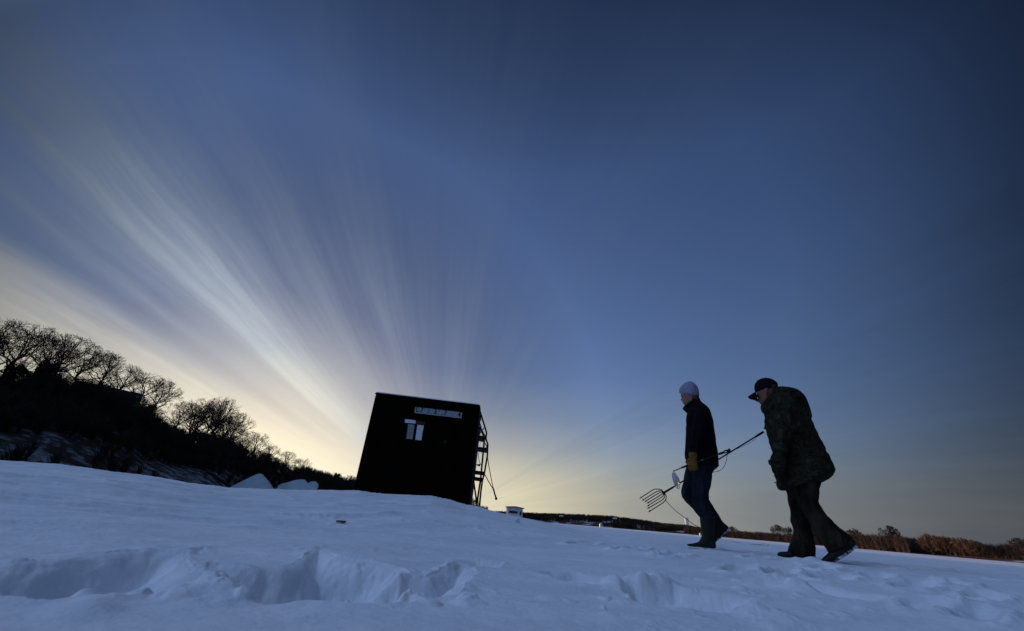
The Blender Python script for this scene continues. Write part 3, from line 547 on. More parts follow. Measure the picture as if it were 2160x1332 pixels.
# ------------------------------------------------------------------ ice slabs, chip, bark scrap
def slab(px, D, naz, thick, label, cx, drop=18):
    pl = Plane(D, azel(cx, 1030)[0], naz); poly = [pl.P(*p) for p in px]
    bm = bmesh.new(); n = len(poly); f = [bm.verts.new(p) for p in poly]; g = [bm.verts.new(p+pl.n*thick) for p in poly]
    bm.faces.new(f); bm.faces.new(g[::-1])
    for i in range(n): bm.faces.new((f[i], g[i], g[(i+1) % n], f[(i+1) % n]))
    bmesh.ops.recalc_face_normals(bm, faces=bm.faces); bmesh.ops.bevel(bm, geom=list(bm.edges), offset=.018, segments=2, affect='EDGES')
    me = bpy.data.meshes.new('ice_slab'); bm.to_mesh(me); bm.free(); me.materials.append(M['ice']); o = bpy.data.objects.new('ice_slab', me); COL.objects.link(o)
    return tag(o, label, 'ice slab', 'sawn ice slabs beside the fish house')
slab([(450, 1052), (488, 1026.5), (543, 999.5), (552, 998.8), (566, 1014), (581, 1036), (590, 1060), (450, 1064)], 9.2, -30, .22, 'large triangular slab of sawn ice standing on the snow, pointed at the top', 545)
slab([(584, 1045), (584.5, 1027), (592, 1021), (606, 1018), (622, 1013), (640, 1011), (646, 1014), (649, 1020), (650, 1052), (584, 1055)], 9.0, -24, .28, 'long low rounded slab of ice between the pointed slab and the small end slab', 610)
slab([(640, 1055), (641, 1026), (652, 1017.5), (664, 1014.5), (669, 1018), (673, 1024), (668, 1035), (667, 1055)], 8.85, -22, .22, 'small rounded ice slab at the right end, nearest the fish house', 660)
x, y = hit(1089, 1103); ch = MB(); z = gz(x, y)
ch.add([np.array([x-.05, y, z-.03]), np.array([x+.05, y-.01, z-.03]), np.array([x+.01, y+.05, z-.03]), np.array([x+.03, y, z+.055]), np.array([x+.01, y+.01, z+.035])], [(0, 1, 3), (1, 2, 3), (2, 4, 3), (0, 3, 4), (0, 4, 2), (0, 2, 1)])
tag(ch.build('ice_chip', M['ice'], None, False), 'pale pointed chip of ice stuck in the snow below the white shack', 'ice chip')
x, y = hit(717, 1108); z = gz(x, y); q = MB()
q.add([np.array([x+a*.036*random.uniform(.7, 1.2), y+b*.03, z+.004+c*.012]) for c in (0, 1) for a, b in ((-1, -.4), (-.3, -1), (.9, -.6), (1, .5), (.1, 1), (-.8, .7))], [(5, 4, 3, 2, 1, 0), (6, 7, 8, 9, 10, 11)]+[(i, (i+1) % 6, 6+(i+1) % 6, 6+i) for i in range(6)])
tag(q.build('bark_scrap', M['bark_scrap'], None, False), 'small dark scrap of bark lying on the smooth snow', 'bark scrap')
# ------------------------------------------------------------------ fish house (dark house)
NA = -1.0; tr = at_dist(1012, 855, 7.63)
plH = Plane(7.63, azel(1012, 855)[0], NA)
TL = plH.P(793, 829); TR = plH.P(1012, 855); zb = .12
hut = empty('fish_house', (*((TL+TR)/2)[:2], zb), 'black boxy spearfishing house with a licence number strip and stickers', 'fish house')
dep = 1.25; dv = plH.n*dep; BL = np.array([*TL[:2], zb]); BR = np.array([*TR[:2], zb])
def rounded_panel(poly, d, bev, name, m, par):
    q = MB(); q.prism(poly, d); o = q.build(name, m, par, False); bm = bmesh.new(); bm.from_mesh(o.data); bmesh.ops.bevel(bm, geom=list(bm.edges), offset=bev, segments=2, affect='EDGES'); bm.to_mesh(o.data); bm.free(); return o
rounded_panel([BL, BR, TR-[0, 0, .03], TL-[0, 0, .03]], dv, .012, 'wall', M['tarred'], hut)
e = plH.e; rp = [TL-e*.012-plH.n*.03-[0, 0, .028], TR+e*.012-plH.n*.03-[0, 0, .028], TR+e*.012-plH.n*.03, TL-e*.012-plH.n*.03]
rounded_panel(rp, plH.n*(dep+.06), .01, 'roof', M['tarred'], hut)
q = MB(); q.prism([TL+e*.01-plH.n*.022+[0, 0, .001], TR-e*.01-plH.n*.022+[0, 0, .001], TR-e*.03-plH.n*.018+[0, 0, .016], TL+e*.03-plH.n*.018+[0, 0, .018]], plH.n*(dep+.03)); q.build('roof_edge_halo', M['snow'], hut, False)  # pale strip added to imitate a bright halo line along the roof edge
for k in range(1):  # side corner board and door casing seen edge-on
    q = MB(); c = (TR+BR)/2+e*.012+plH.n*.10; q.box(c+[0, 0, -.02], .02, .14, (TR-BR)[2]-.06, e, plH.n); q.build('corner_board', M['trim'], hut, False)
q = MB(); c = (TR+BR)/2+e*.014+plH.n*.62; q.box(c, .024, .62, 1.5, e, plH.n); dr = q.build('door', M['trim'], hut, False)
q = MB(); q.tube([c+e*.02+plH.n*.22+[0, 0, .05], c+e*.06+plH.n*.22+[0, 0, .05]], .015, 8); q.ball(c+e*.07+plH.n*.22+[0, 0, .05], .025, .025, .025); q.build('handle', M['blackmetal'], dr)
def sticker(name, quad, m, th=.004, base=0, par=hut, lab=None):
    q = MB(); q.prism([plH.P(*k, -base) for k in quad], -plH.n*th); o = q.build(name, m, par, False)
    if lab: o['label'] = lab
    return o
plate = sticker('licence_plate', [(876, 859), (975.5, 870.5), (973, 883), (874, 871.5)], M['plate'], .006, 0, hut, 'pale licence number strip')
def glyph(txt, px, py, h, m, par, dx=0):
    cu = bpy.data.curves.new('glyph', 'FONT'); cu.body = txt; cu.size = 1; cu.extrude = .01; cu.align_x = 'CENTER'; cu.offset = .035
    o = bpy.data.objects.new('number', cu); COL.objects.link(o); bpy.context.view_layer.update()
    me = bpy.data.meshes.new_from_object(o.evaluated_get(bpy.context.evaluated_depsgraph_get())); bpy.data.objects.remove(o)
    me.transform(__import__('mathutils').Matrix.Diagonal((h*1.5, h*1.75, .1, 1))); me.materials.clear(); me.materials.append(m)
    p = plH.P(px, py, -.0075); tilt = (plH.P(975.5, 870.5)-plH.P(876, 859)); tilt /= np.linalg.norm(tilt); upv = np.cross(-plH.n, tilt); upv = -upv if upv[2] < 0 else upv
    Mx = np.eye(4); Mx[:3, 0] = tilt; Mx[:3, 1] = upv; Mx[:3, 2] = -plH.n; Mx[:3, 3] = p
    me.transform(__import__('mathutils').Matrix(Mx.tolist())); o = bpy.data.objects.new('number', me); COL.objects.link(o); o.parent = par; o.matrix_parent_inverse = par.matrix_world.inverted(); return o
for txt, px, py, h, mm in [('L', 879.5, 868.8, .068, 'ink'), ('7', 888.5, 869.8, .072, 'ink'), ('2', 903, 871.5, .06, 'faint'), ('3', 917.5, 873.6, .072, 'ink'), ('"', 925, 874, .06, 'faint'), ('ı', 931.8, 875.4, .05, 'ink'), ('7', 938.8, 875.6, .072, 'ink'), (':', 954.5, 877.5, .06, 'faint'), ('4', 968.3, 879.6, .074, 'ink')]:
    glyph(txt, px, py, h, M[mm], plate)
sticker('white_sticker', [(854.5, 884.5), (877, 887), (876.5, 894), (854, 892)], M['sticker'], lab='pale horizontal sticker above the grey one')
sticker('grey_sticker', [(861, 895), (874.5, 896.5), (870.5, 927), (857, 926)], M['sticker_grey'], lab='grey upright sticker')
sticker('white_sticker', [(880.5, 896.5), (894, 898), (888.5, 929.5), (876, 928)], M['sticker'], lab='bright pale blue upright sticker')
sticker('red_sticker', [(878.5, 888.5), (896.5, 890.3), (895.5, 896), (877.5, 894.8)], M['sticker_red'], lab='dark red sticker')
q = MB(); cpt = plH.P(940, 933, -.01); q.tube([cpt+plH.n*.012, cpt-plH.n*.012], [.035, .028], 16); q.build('vent', M['blackmetal'], hut)
# ------------------------------------------------------------------ sled standing on end against the house, with tow bar and straps
plS = Plane(8.15, -3.0, -4)
sp = lambda x, y, o=0: plS.P(x, y, o)
gzS = gz(*sp(1010, 1068)[:2])
sled = empty('sled', (*sp(1010, 1068)[:2], gzS), 'black tubular sled frame standing on end against the right side of the fish house', 'sled')
for o in (-.18, .20):
    q = MB(); q.tube([sp(*p, o) for p in ((1012, 866), (1016.2, 880), (1021, 895), (1026.3, 913), (1025, 926), (1028.8, 937), (1028, 962), (1021.5, 1000), (1017.5, 1014), (1014, 1040), (1011, 1074))], .0165, 8); q.build('runner', M['blackmetal'], sled)
    q = MB(); q.tube([sp(*p, o) for p in ((1013, 900), (1019, 917), (1021.5, 931), (1018, 968), (1013.5, 1014), (1009, 1042), (1005, 1072))], .017, 8); q.build('rail', M['blackmetal'], sled)
q = MB(); q.tube([sp(*p, .05) for p in ((996, 1004), (999.5, 1018), (1003, 1043), (1006, 1066))], .016, 8); q.build('rail', M['trim'], sled)
for (a, b, t_) in (((1001, 923.5), (1023.5, 927.5), .026), ((1003, 947.5), (1028, 951), .022), ((993, 996), (1021, 999.5), .02), ((998, 1010), (1019, 1013), .022)):
    q = MB(); A1, B1 = sp(*a), sp(*b); ax = (B1-A1); L_ = np.linalg.norm(ax); ax /= L_; q.box((A1+B1)/2, L_, .42, t_*1.7, ax, plS.n); q.build('crossbar', M['blackmetal'], sled, False)
for pts in (((1008, 905), (1013, 905), (1018.5, 911), (1024, 922)), ((1012, 893), (1015, 901), (1013, 909), (1012, 918)), ((1021, 903), (1017, 909), (1013, 914)), ((1023, 936), (1027, 941), (1024, 948)), ((1008, 880), (1010, 900), (1009, 922))):
    q = MB(); q.tube([sp(*p, -.1) for p in pts], .011, 6); q.build('brace', M['blackmetal'], sled)
q = MB(); q.tube([sp(*p, -.12) for p in ((1009, 956), (1009.5, 966), (1011, 974), (1014.5, 981))], .006, 5); q.build('strap', M['rope'], sled)
tb = MB(); tb.tube([sp(*p, -.1) for p in ((1028, 961), (1031, 982), (1036, 1010), (1041, 1033))], .0085, 6); tb.tube([sp(*p, -.1) for p in ((1021.5, 999), (1031, 1017), (1041, 1033))], .009, 6); tb.build('tow_bar', M['blackmetal'], sled)
q = MB(); q.tube([sp(*p, -.1) for p in ((1040.5, 1031), (1043.5, 1042), (1046, 1050))], .014, 8); q.ball(sp(1046.5, 1052, -.1), .024, .024, .026); q.build('hitch', M['blackmetal'], sled)
# ------------------------------------------------------------------ people
def finish_person(name, label, base): return empty(name, base, label, 'person')
def hand(mb, pl, wrist, knuck, tips, off, r=.011):
    """palm plus four curled fingers and a thumb, around a handle"""
    w = pl.P(*wrist, off); k = pl.P(*knuck, off); d = k-w; L = np.linalg.norm(d); d /= L; s = pl.e; n = pl.n
    mb.tube([w-d*.02, w+d*L*.4, k], [.032, .04, .036], 10)
    for i in range(4):
        f = (i-1.5)*.019; a = k+n*0+s*f; ln = (.9, 1.0, .95, .78)[i]
        mb.tube([a-n*.02, a-n*.035+d*.03*ln, a-n*.012+d*.055*ln, a+n*.018+d*.05*ln, a+n*.03+d*.02*ln], [r*1.15, r*1.1, r, r*.95, r*.8], 7)
    b = w+d*L*.45-s*.03; mb.tube([b, b-s*.02+d*.03-n*.01, b-s*.012+d*.06-n*.022, b+s*.004+d*.078-n*.026], [r*1.4, r*1.3, r*1.1, r*.8], 7)
# --- walker in front: white knit hat, black jacket, jeans
p1 = Plane(5.19, 25.5, 30)
g1 = p1.P(1495, 1155); g1[2] = gz(*g1[:2])
P1 = finish_person('person', 'walker in front in a pale knit hat, black jacket and jeans carrying a fish spear', g1)
b = MB()
b.loft(p1, [(1437, 822, 1471, 824, .070), (1436, 830, 1473, 833, .074), (1437.5, 838, 1473, 841, .072), (1438.5, 845, 1469, 848, .066), (1441.5, 851, 1462, 855, .055), (1445, 857, 1458, 859, .035)], 24)
b.loft(p1, [(1450, 848, 1472, 843, .058), (1452, 866, 1478, 856, .062), (1452, 880, 1488, 866, .12)], 20)      # neck
b.loft(p1, [(1438, 841, 1442, 842, .010), (1435, 842.5, 1441, 844.5, .012), (1436.2, 845.2, 1441, 846.5, .013)], 10, 3)  # nose
b.loft(p1, [(1439.5, 848, 1445, 848.6, .02), (1439.2, 849.3, 1445, 850, .024), (1440, 851.2, 1445, 852, .02)], 10, 2)   # lips
b.loft(p1, [(1436, 833.5, 1441, 833, .045), (1435.6, 835.5, 1441, 836, .05), (1437, 837.5, 1442, 838, .045)], 12, 2)      # brow
b.loft(p1, [(1456, 836, 1461, 835, .012, -.072), (1455.5, 841, 1461.5, 841, .013, -.074), (1457, 846, 1460, 846, .01, -.07)], 10, 2)  # ear
b.loft(p1, [(1455, 876, 1490, 862, .13), (1453, 892, 1497, 880, .19), (1452, 925, 1502, 918, .17), (1452, 960, 1508, 955, .16), (1452, 985, 1510, 982, .155)], 24)
for s in (-1, 1):
    b.loft(p1, [(1470, 872, 1488, 870, .045, s*.16), (1467, 900, 1486, 903, .04, s*.2), (1461, 925, 1478, 928, .034, s*.21), (1456, 950, 1470, 953, .026, s*.22), (1456, 962, 1468, 964, .022, s*.22)], 14)
    hand(b, p1, (1462, 960), (1461, 976), None, s*.225, .008)
b.loft(p1, [(1466, 990, 1500, 990, .07, -.09), (1464, 1020, 1495, 1020, .065, -.09), (1464, 1055, 1492, 1055, .055, -.09), (1482, 1095, 1502, 1095, .05, -.09), (1484, 1135, 1503, 1138, .04, -.09), (1484, 1146, 1505, 1152, .035, -.09)], 14)
b.loft(p1, [(1452, 990, 1490, 992, .07, .09), (1443, 1018, 1478, 1020, .065, .09), (1443, 1045, 1474, 1040, .055, .09), (1468, 1074, 1498, 1064, .05, .09), (1484, 1094, 1512, 1088, .045, .09), (1500, 1118, 1526, 1106, .035, .09)], 14)
b.loft(p1, [(1498, 1142, 1500, 1154, .03, -.09), (1478, 1146, 1478, 1153, .035, -.09), (1458, 1149, 1459, 1152, .03, -.09)], 10)
b.build('body', M['skin'], P1, True, .007, 2)
for s in (-1, 1):
    q = MB(); q.ball(p1.P(1440.2, 839, s*.030), .0115, .0115, .0115, 10, 8); q.build('eye', M['eye'], P1)
q = MB(); q.loft(p1, [(1436, 831, 1474, 836.5, .090), (1432.6, 827.5, 1475, 832, .094), (1433, 821, 1474.2, 826, .094), (1438.5, 814, 1471.8, 817.5, .086), (1445, 809, 1467, 811, .068), (1451, 806.6, 1461.5, 807.3, .04)], 32, 5, 2.15, wr=.004, fr=30); q.build('knit_hat', M['knit'], P1)
q = MB(); q.loft(p1, [(1466, 836.5, 1474.8, 837.5, .076), (1465, 843, 1475, 845, .074), (1468, 850, 1476, 850, .06)], 20, 3); q.build('hair', M['hair'], P1)
q = MB(); q.loft(p1, [(1446, 858.5, 1474, 838.5, .068), (1441, 861, 1476, 841.5, .08), (1440, 864, 1478, 846, .088), (1445, 868.5, 1482, 850, .10), (1451, 874, 1486, 854, .13)], 30, 4, 2.2, wr=.004)
q.loft(p1, [(1450, 872, 1484, 851.5, .12), (1449, 879, 1491, 857, .175), (1448.4, 887, 1497.2, 864, .205), (1447.8, 900, 1502, 880, .22), (1447, 916, 1505, 899, .215), (1446, 937, 1509, 924, .205), (1445.3, 956, 1513.6, 947, .20), (1445.6, 968, 1515.4, 962, .20), (1449, 977, 1516, 972, .20), (1450.5, 983, 1517.5, 982, .20)], 44, 5, 2.3, wr=.011, fr=8)
for s in (-1, 1):
    q.loft(p1, [(1468, 861, 1490, 858, .05, s*.13), (1466, 870, 1494, 866, .062, s*.17), (1462, 887, 1495, 884, .066, s*.20), (1458, 906, 1489, 909, .062, s*.215), (1455, 930, 1481, 934, .055, s*.22), (1452.5, 950, 1475, 954, .05, s*.225), (1452.5, 957, 1473, 960, .046, s*.228)], 26, 5, wr=.010, fr=11)
q.build('jacket', M['fleece'], P1, True, .009, 1)
z_ = MB(); z_.tube([p1.P(1477, 972, -.262), p1.P(1480, 971, -.264), p1.P(1483, 970.5, -.262)], .0035, 6); z_.build('zipper_pull', M['sticker_grey'], P1)
q = MB()
q.loft(p1, [(1449, 975, 1513, 972, .165), (1448, 984, 1513, 983, .165), (1446.5, 994, 1505, 994, .155), (1447, 1003, 1500, 1003, .12)], 32, 4, 2.2)
q.loft(p1, [(1461, 985, 1509, 984, .09), (1460, 1003, 1502.5, 1001, .093), (1460, 1022, 1500, 1022, .086), (1459.5, 1040, 1495, 1043, .078), (1459, 1056, 1496, 1056, .074), (1463.5, 1071, 1500, 1068, .072), (1472, 1086, 1505, 1082, .07), (1477, 1094, 1507, 1092, .068), (1479, 1101, 1507, 1100, .064)], 26, 5, off=-.09, wr=.010, fr=11)
q.loft(p1, [(1447, 988, 1495, 992, .09), (1443, 1006, 1489, 1008, .09), (1438.5, 1022, 1483, 1024, .084), (1435.6, 1036, 1478, 1038, .08), (1437.5, 1048, 1482, 1043, .078), (1446, 1059, 1491, 1049, .074), (1457, 1070, 1499, 1060, .072), (1467, 1081, 1507, 1073, .07), (1477, 1092, 1513.5, 1084, .068), (1483, 1099, 1517, 1091, .064)], 26, 5, off=.09, wr=.010, fr=11)
q.build('trousers', M['denim'], P1, True, .009, 1)
q = MB(); q.loft(p1, [(1476, 1093, 1508, 1091, .072), (1477, 1104, 1508, 1103, .068), (1478.5, 1120, 1507, 1121, .062), (1479.5, 1131, 1506.5, 1134, .056), (1475, 1140, 1507, 1142, .052), (1471, 1146, 1509, 1151, .050)], 24, 4, off=-.09, wr=.004)
q.loft(p1, [(1508.5, 1142, 1510.3, 1154, .03), (1504, 1136, 1509, 1157, .042), (1490, 1136, 1491, 1156.5, .046), (1478, 1141.5, 1476, 1154.5, .045), (1464, 1146, 1463, 1154, .05), (1454, 1147.2, 1454.5, 1153, .045), (1449, 1148.6, 1450, 1151.5, .028)], 20, 4, off=-.09); q.build('boot', M['rubber'], P1, True, .007, 1)
q = MB(); q.loft(p1, [(1480, 1096, 1518, 1089.5, .070), (1485, 1104, 1522, 1097, .064), (1492, 1115, 1527, 1103, .058), (1501, 1124, 1534, 1109, .052)], 24, 4, off=.09, wr=.004)
q.loft(p1, [(1533, 1108.5, 1538, 1115, .03), (1519, 1104, 1532.5, 1121.5, .042), (1508, 1112, 1524.5, 1128.5, .045), (1502.5, 1124, 1516, 1135.5, .047), (1499.5, 1133.5, 1508.5, 1142.5, .043), (1501, 1141, 1504.5, 1145, .026)], 20, 4, off=.09); bt = q.build('boot', M['rubber'], P1, True, .007, 1)
q = MB(); q.loft(p1, [(1536.5, 1114.5, 1538.3, 1117, .026), (1526, 1125.5, 1528, 1128.5, .03), (1515, 1135, 1517, 1138.5, .034), (1508, 1141, 1509.5, 1144, .03)], 14, 4, off=.09, wr=.004, fr=40); q.build('sole_snow', M['frost'], bt)
for s in (-1, 1):
    q = MB(); q.loft(p1, [(1452.5, 956.5, 1472, 957.5, .050), (1453, 962, 1471.5, 964, .048), (1453.5, 970, 1471, 972, .044), (1453.5, 979, 1471.5, 981, .04)], 20, 4, 2.4, off=s*.235)
    c0 = p1.P(1462, 982, s*.235)
    for i in range(4):
        f = (i-1.5)*.0235; a = c0+p1.e*f; nn = -p1.n; ln = (.92, 1, .96, .8)[i]
        q.tube([a+nn*.028+[0, 0, .02], a+nn*.044-[0, 0, .012*ln], a+nn*.03-[0, 0, .04*ln], a-[0, 0, .048*ln], a-nn*.026-[0, 0, .03*ln], a-nn*.03+[0, 0, .0]], [.0145, .0145, .014, .0135, .0125, .011], 8)
    a = c0-p1.e*.046+[0, 0, .03]; q.tube([a+[0, 0, .02], a-p1.e*.012-p1.n*.015, a-p1.n*.035+p1.e*.008-[0, 0, .022], a-p1.n*.045+p1.e*.03-[0, 0, .03]], [.019, .018, .015, .012], 8)
    q.build('glove', M['leather'], P1, True, .006, 1)
# --- walker behind: cap, camouflage coat
p2 = Plane(4.95, 34.6, 33)
g2 = p2.P(1700, 1182); g2[2] = gz(*g2[:2])
P2 = finish_person('person', 'bent walker behind in a dark billed cap, camouflage coat and brown trousers', g2)
b = MB()
b.loft(p2, [(1597, 812, 1636, 814, .070), (1595.5, 822, 1638, 824, .076), (1596.5, 830, 1638, 832, .075), (1599, 838, 1634, 841, .07), (1602, 846, 1627, 850, .06), (1606.5, 852, 1620, 858, .042)], 24)
b.loft(p2, [(1610, 846, 1638, 832, .06), (1616, 858, 1650, 838, .075), (1620, 874, 1670, 850, .14)], 20)
b.loft(p2, [(1598, 840.5, 1603, 841, .011), (1597, 845, 1604, 846, .014), (1599, 848.6, 1604.5, 849, .015)], 10, 3)
b.loft(p2, [(1601.5, 849.5, 1608, 850, .024), (1603, 852, 1609, 852.5, .026), (1606.5, 854.5, 1611, 856, .022)], 10, 2)
b.loft(p2, [(1595.8, 833, 1602, 832.5, .046), (1595.8, 836, 1602, 836.5, .05), (1598, 838.5, 1603, 839.5, .044)], 12, 2)
b.loft(p2, [(1613, 820, 1620, 818, .012, -.078), (1612.8, 827, 1620.5, 827, .014, -.08), (1615, 833, 1619.5, 833, .01, -.076)], 10, 2)
b.loft(p2, [(1619, 872, 1668, 842, .14), (1622, 890, 1692, 868, .2), (1630, 930, 1705, 915, .19), (1640, 970, 1720, 965, .19), (1652, 1012, 1726, 1010, .17)], 24)
for s in (-1, 1):
    b.loft(p2, [(1645, 860, 1672, 858, .045, s*.18), (1642, 900, 1666, 905, .042, s*.22), (1636, 945, 1656, 950, .034, s*.25), (1632, 962, 1648, 968, .026, s*.26)], 14)
    hand(b, p2, (1640, 966), (1640, 982), None, s*.265, .008)
b.loft(p2, [(1664, 1020, 1706, 1020, .08, .1), (1668, 1060, 1706, 1062, .07, .1), (1676, 1105, 1708, 1108, .055, .1), (1676, 1150, 1708, 1155, .045, .1), (1678, 1170, 1710, 1176, .04, .1)], 14)
b.loft(p2, [(1676, 1020, 1722, 1018, .08, -.1), (1690, 1060, 1722, 1055, .07, -.1), (1712, 1105, 1746, 1094, .058, -.1), (1738, 1146, 1776, 1128, .045, -.1), (1752, 1158, 1790, 1142, .04, -.1)], 14)
b.loft(p2, [(1706, 1166, 1707, 1178, .03, .1), (1676, 1164, 1676, 1175, .035, .1), (1650, 1167, 1650, 1172, .03, .1)], 10)
b.build('body', M['skin_old'], P2, True, .007, 2)
for s in (-1, 1):
    q = MB(); q.ball(p2.P(1600.8, 837.3, s*.031), .0115, .0115, .0115, 10, 8); q.build('eye', M['eye'], P2)
q = MB(); q.loft(p2, [(1592.5, 826, 1640.2, 819, .088), (1590.8, 820, 1641, 813, .092), (1592, 812, 1639.6, 808, .09), (1597, 804.8, 1634.5, 804, .076), (1604, 800.8, 1628, 800.6, .055), (1611, 799, 1620, 799, .028)], 32, 5, 2.15, wr=.003)
cp = q.build('cap', M['cap'], P2)
# bill: curved slab
bl = MB(); P_ = []
for i in range(9):
    t = (i/8-.5)*2; wd = .078*t; drop = .02*t*t
    P_.append(((1-t*t)**.5 if abs(t) < 1 else 0, wd, drop))
top, bot = [], []
inner = (p2.P(1592, 827), p2.P(1597, 843)); tipm = p2.P(1577.8, 838); c_in = p2.P(1596, 834)
vec = tipm-c_in
rows = []
for j in range(5):
    s = j/4; row = []
    for (k, wd, drop) in P_:
        c = c_in+vec*(s*(.35+.65*k)); row.append(c+p2.n*wd-np.array([0, 0, drop]))
    rows.append(row)
hgt = (p2.P(1592, 827)-p2.P(1595, 843))
V = []; Fc = []
for sgn in (1, -1):
    for j, row in enumerate(rows):
        for q_ in row: V.append(q_+hgt*(.42*(1-j/4)+.04)*sgn)
n_ = 9; h_ = 5*n_
for j in range(4):
    for i in range(8):
        a = j*n_+i; Fc.append((a, a+1, a+n_+1, a+n_)); Fc.append((h_+a, h_+a+n_, h_+a+n_+1, h_+a+1))
for i in range(8): Fc.append((4*n_+i, 4*n_+i+1, h_+4*n_+i+1, h_+4*n_+i)); Fc.append((i, h_+i, h_+i+1, i+1))
for j in range(4): Fc.append((j*n_, (j+1)*n_, h_+(j+1)*n_, h_+j*n_)); Fc.append((j*n_+8, h_+j*n_+8, h_+(j+1)*n_+8, (j+1)*n_+8))
bl.add(V, Fc); bl.build('bill', M['cap'], cp)
q = MB(); q.loft(p2, [(1622, 818, 1640.5, 815, .082), (1622, 825, 1641, 822, .08), (1626, 834, 1640, 829, .07)], 20, 3, wr=.003, fr=40); q.build('hair', M['hair'], P2)
q = MB()
q.loft(p2, [(1610, 853, 1644, 815.5, .085), (1604.5, 858, 1650, 818, .10), (1606, 867, 1660, 824, .13), (1612, 875, 1672, 829, .17)], 30, 4, 2.2, wr=.006)
q.loft(p2, [(1607, 866, 1660, 825, .13), (1612.5, 876, 1681, 834, .20), (1613.5, 886, 1695, 849, .20), (1616, 898, 1704.5, 868, .205), (1619.5, 914, 1712, 890, .205), (1624.5, 934, 1722.5, 914, .205), (1629, 951, 1735, 938, .205), (1632.5, 970, 1746.5, 960, .205), (1636, 989, 1757, 984, .255), (1637, 1006, 1760.5, 996, .255), (1638, 1020, 1759, 1000, .25), (1638, 1027, 1757, 1004, .25), (1639, 1030.5, 1750, 1009, .245)], 56, 6, 2.3, wr=.026, fr=9)
for s in (-1, 1):
    q.loft(p2, [(1645, 842, 1672, 838, .05, s*.15), (1638, 856, 1680, 852, .075, s*.19), (1633, 878, 1677, 880, .08, s*.225), (1632.5, 903, 1672, 908, .076, s*.24), (1631, 927, 1667, 932, .072, s*.25), (1628.8, 944, 1662, 950, .068, s*.255), (1629.2, 953, 1659, 959, .064, s*.26), (1625.2, 966, 1657, 973, .066, s*.262), (1624.4, 980, 1655, 988, .064, s*.262), (1628.5, 992, 1652, 998, .05, s*.26)], 32, 6, wr=.019, fr=13)
q.build('coat', M['camo'], P2, True, .010, 1)
q = MB(); q.loft(p2, [(1645, 838, 1648, 816.5, .10), (1660, 842, 1664, 819.5, .15), (1676, 848, 1681, 824.5, .165), (1686, 858, 1693, 833, .165), (1692, 868, 1702, 845, .15), (1700, 880, 1709.5, 864, .11), (1706, 886, 1713.5, 878, .06)], 28, 5, wr=.008, fr=10); q.build('hood', M['camo'], P2, True, .008, 1)
q = MB(); q.tube([p2.P(1614.6, 884, -.02), p2.P(1613.6, 892, -.02), p2.P(1613.3, 902, -.02)], .0035, 6); q.ball(p2.P(1613.2, 904, -.02), .009, .009, .011); q.build('drawstring', M['blackmetal'], P2)
q = MB(); q.tube([p2.P(1640, 1016, -.02), p2.P(1635.5, 1018, -.02)], .003, 6); q.ball(p2.P(1634.5, 1018.5, -.02), .006, .006, .007); q.build('drawstring', M['blackmetal'], P2)
q = MB()
q.loft(p2, [(1650, 1000, 1734, 1000, .18), (1653, 1018, 1732.5, 1018, .175), (1657, 1032, 1728, 1032, .15), (1661, 1042, 1724, 1042, .1)], 32, 4, 2.2)
q.loft(p2, [(1656, 1024, 1712, 1026, .10), (1660.5, 1048, 1712, 1052, .10), (1664.8, 1072, 1712, 1076, .094), (1670.6, 1102, 1715, 1105, .088), (1673, 1121, 1717.5, 1126, .086), (1669, 1145, 1719, 1149, .088), (1661.5, 1161, 1719, 1168, .084), (1663, 1168, 1718.5, 1180, .075)], 32, 6, off=.10, wr=.020, fr=13)
q.loft(p2, [(1672, 1020, 1732, 1018, .10), (1680, 1040, 1728, 1037, .098), (1686, 1060, 1725.5, 1056, .092), (1694, 1080, 1734, 1073, .09), (1703, 1099, 1749, 1091, .088), (1713, 1120, 1764, 1109, .086), (1724, 1139, 1777.5, 1121, .086), (1736, 1154, 1788, 1129, .084), (1744, 1167, 1797, 1138, .075)], 32, 6, off=-.10, wr=.020, fr=13)
q.build('trousers', M['brownpants'], P2, True, .010, 1)
q = MB(); q.loft(p2, [(1717, 1168, 1718.6, 1182, .035), (1708, 1160, 1709, 1183, .048), (1690, 1158, 1690, 1181.5, .052), (1672, 1159.5, 1673, 1179.5, .052), (1658, 1163.4, 1658, 1178, .056), (1647, 1164, 1647, 1176, .052), (1640.5, 1166, 1641, 1173.6, .036)], 22, 4, off=.10, wr=.004, fr=20); q.build('boot', M['rubber'], P2, True, .007, 1)
q = MB(); q.loft(p2, [(1798, 1137, 1806.5, 1151, .036), (1786, 1132, 1800, 1161, .048), (1768, 1146, 1783, 1173, .052), (1753, 1160, 1767, 1182, .054), (1742, 1171, 1751, 1189.5, .054), (1734, 1178.5, 1739, 1190, .045), (1729.5, 1184.5, 1731.5, 1188.5, .03)], 22, 4, off=-.10, wr=.004, fr=20); bt = q.build('boot', M['rubber'], P2, True, .007, 1)
q = MB()
for i in range(13):
    t = i/12; X = 1805-58*t; Y = 1153+34*t+4*math.sin(t*3.1); q.box(p2.P(X, Y, -.10), .022, .085, .02, p2.e*.8-np.array([0, 0, .55])*-.9, p2.n)
q.build('sole_lugs', M['frost'], bt, False)
q = MB(); q.loft(p2, [(1629.5, 956, 1657, 961, .055), (1625, 967, 1655, 972, .058), (1624.3, 978, 1654, 983, .054)], 20, 4, 2.3, off=-.275)
c0 = p2.P(1640, 984, -.275)
for i in range(4):
    f = (i-1.5)*.026; a = c0+p2.e*f; ln = (.9, 1, .95, .8)[i]; q.tube([a+[0, 0, .02]-p2.n*.03, a-[0, 0, .015]-p2.n*.035, a-[0, 0, .045*ln]-p2.n*.02, a-[0, 0, .062*ln]+p2.n*.005], [.016, .016, .0145, .012], 8)
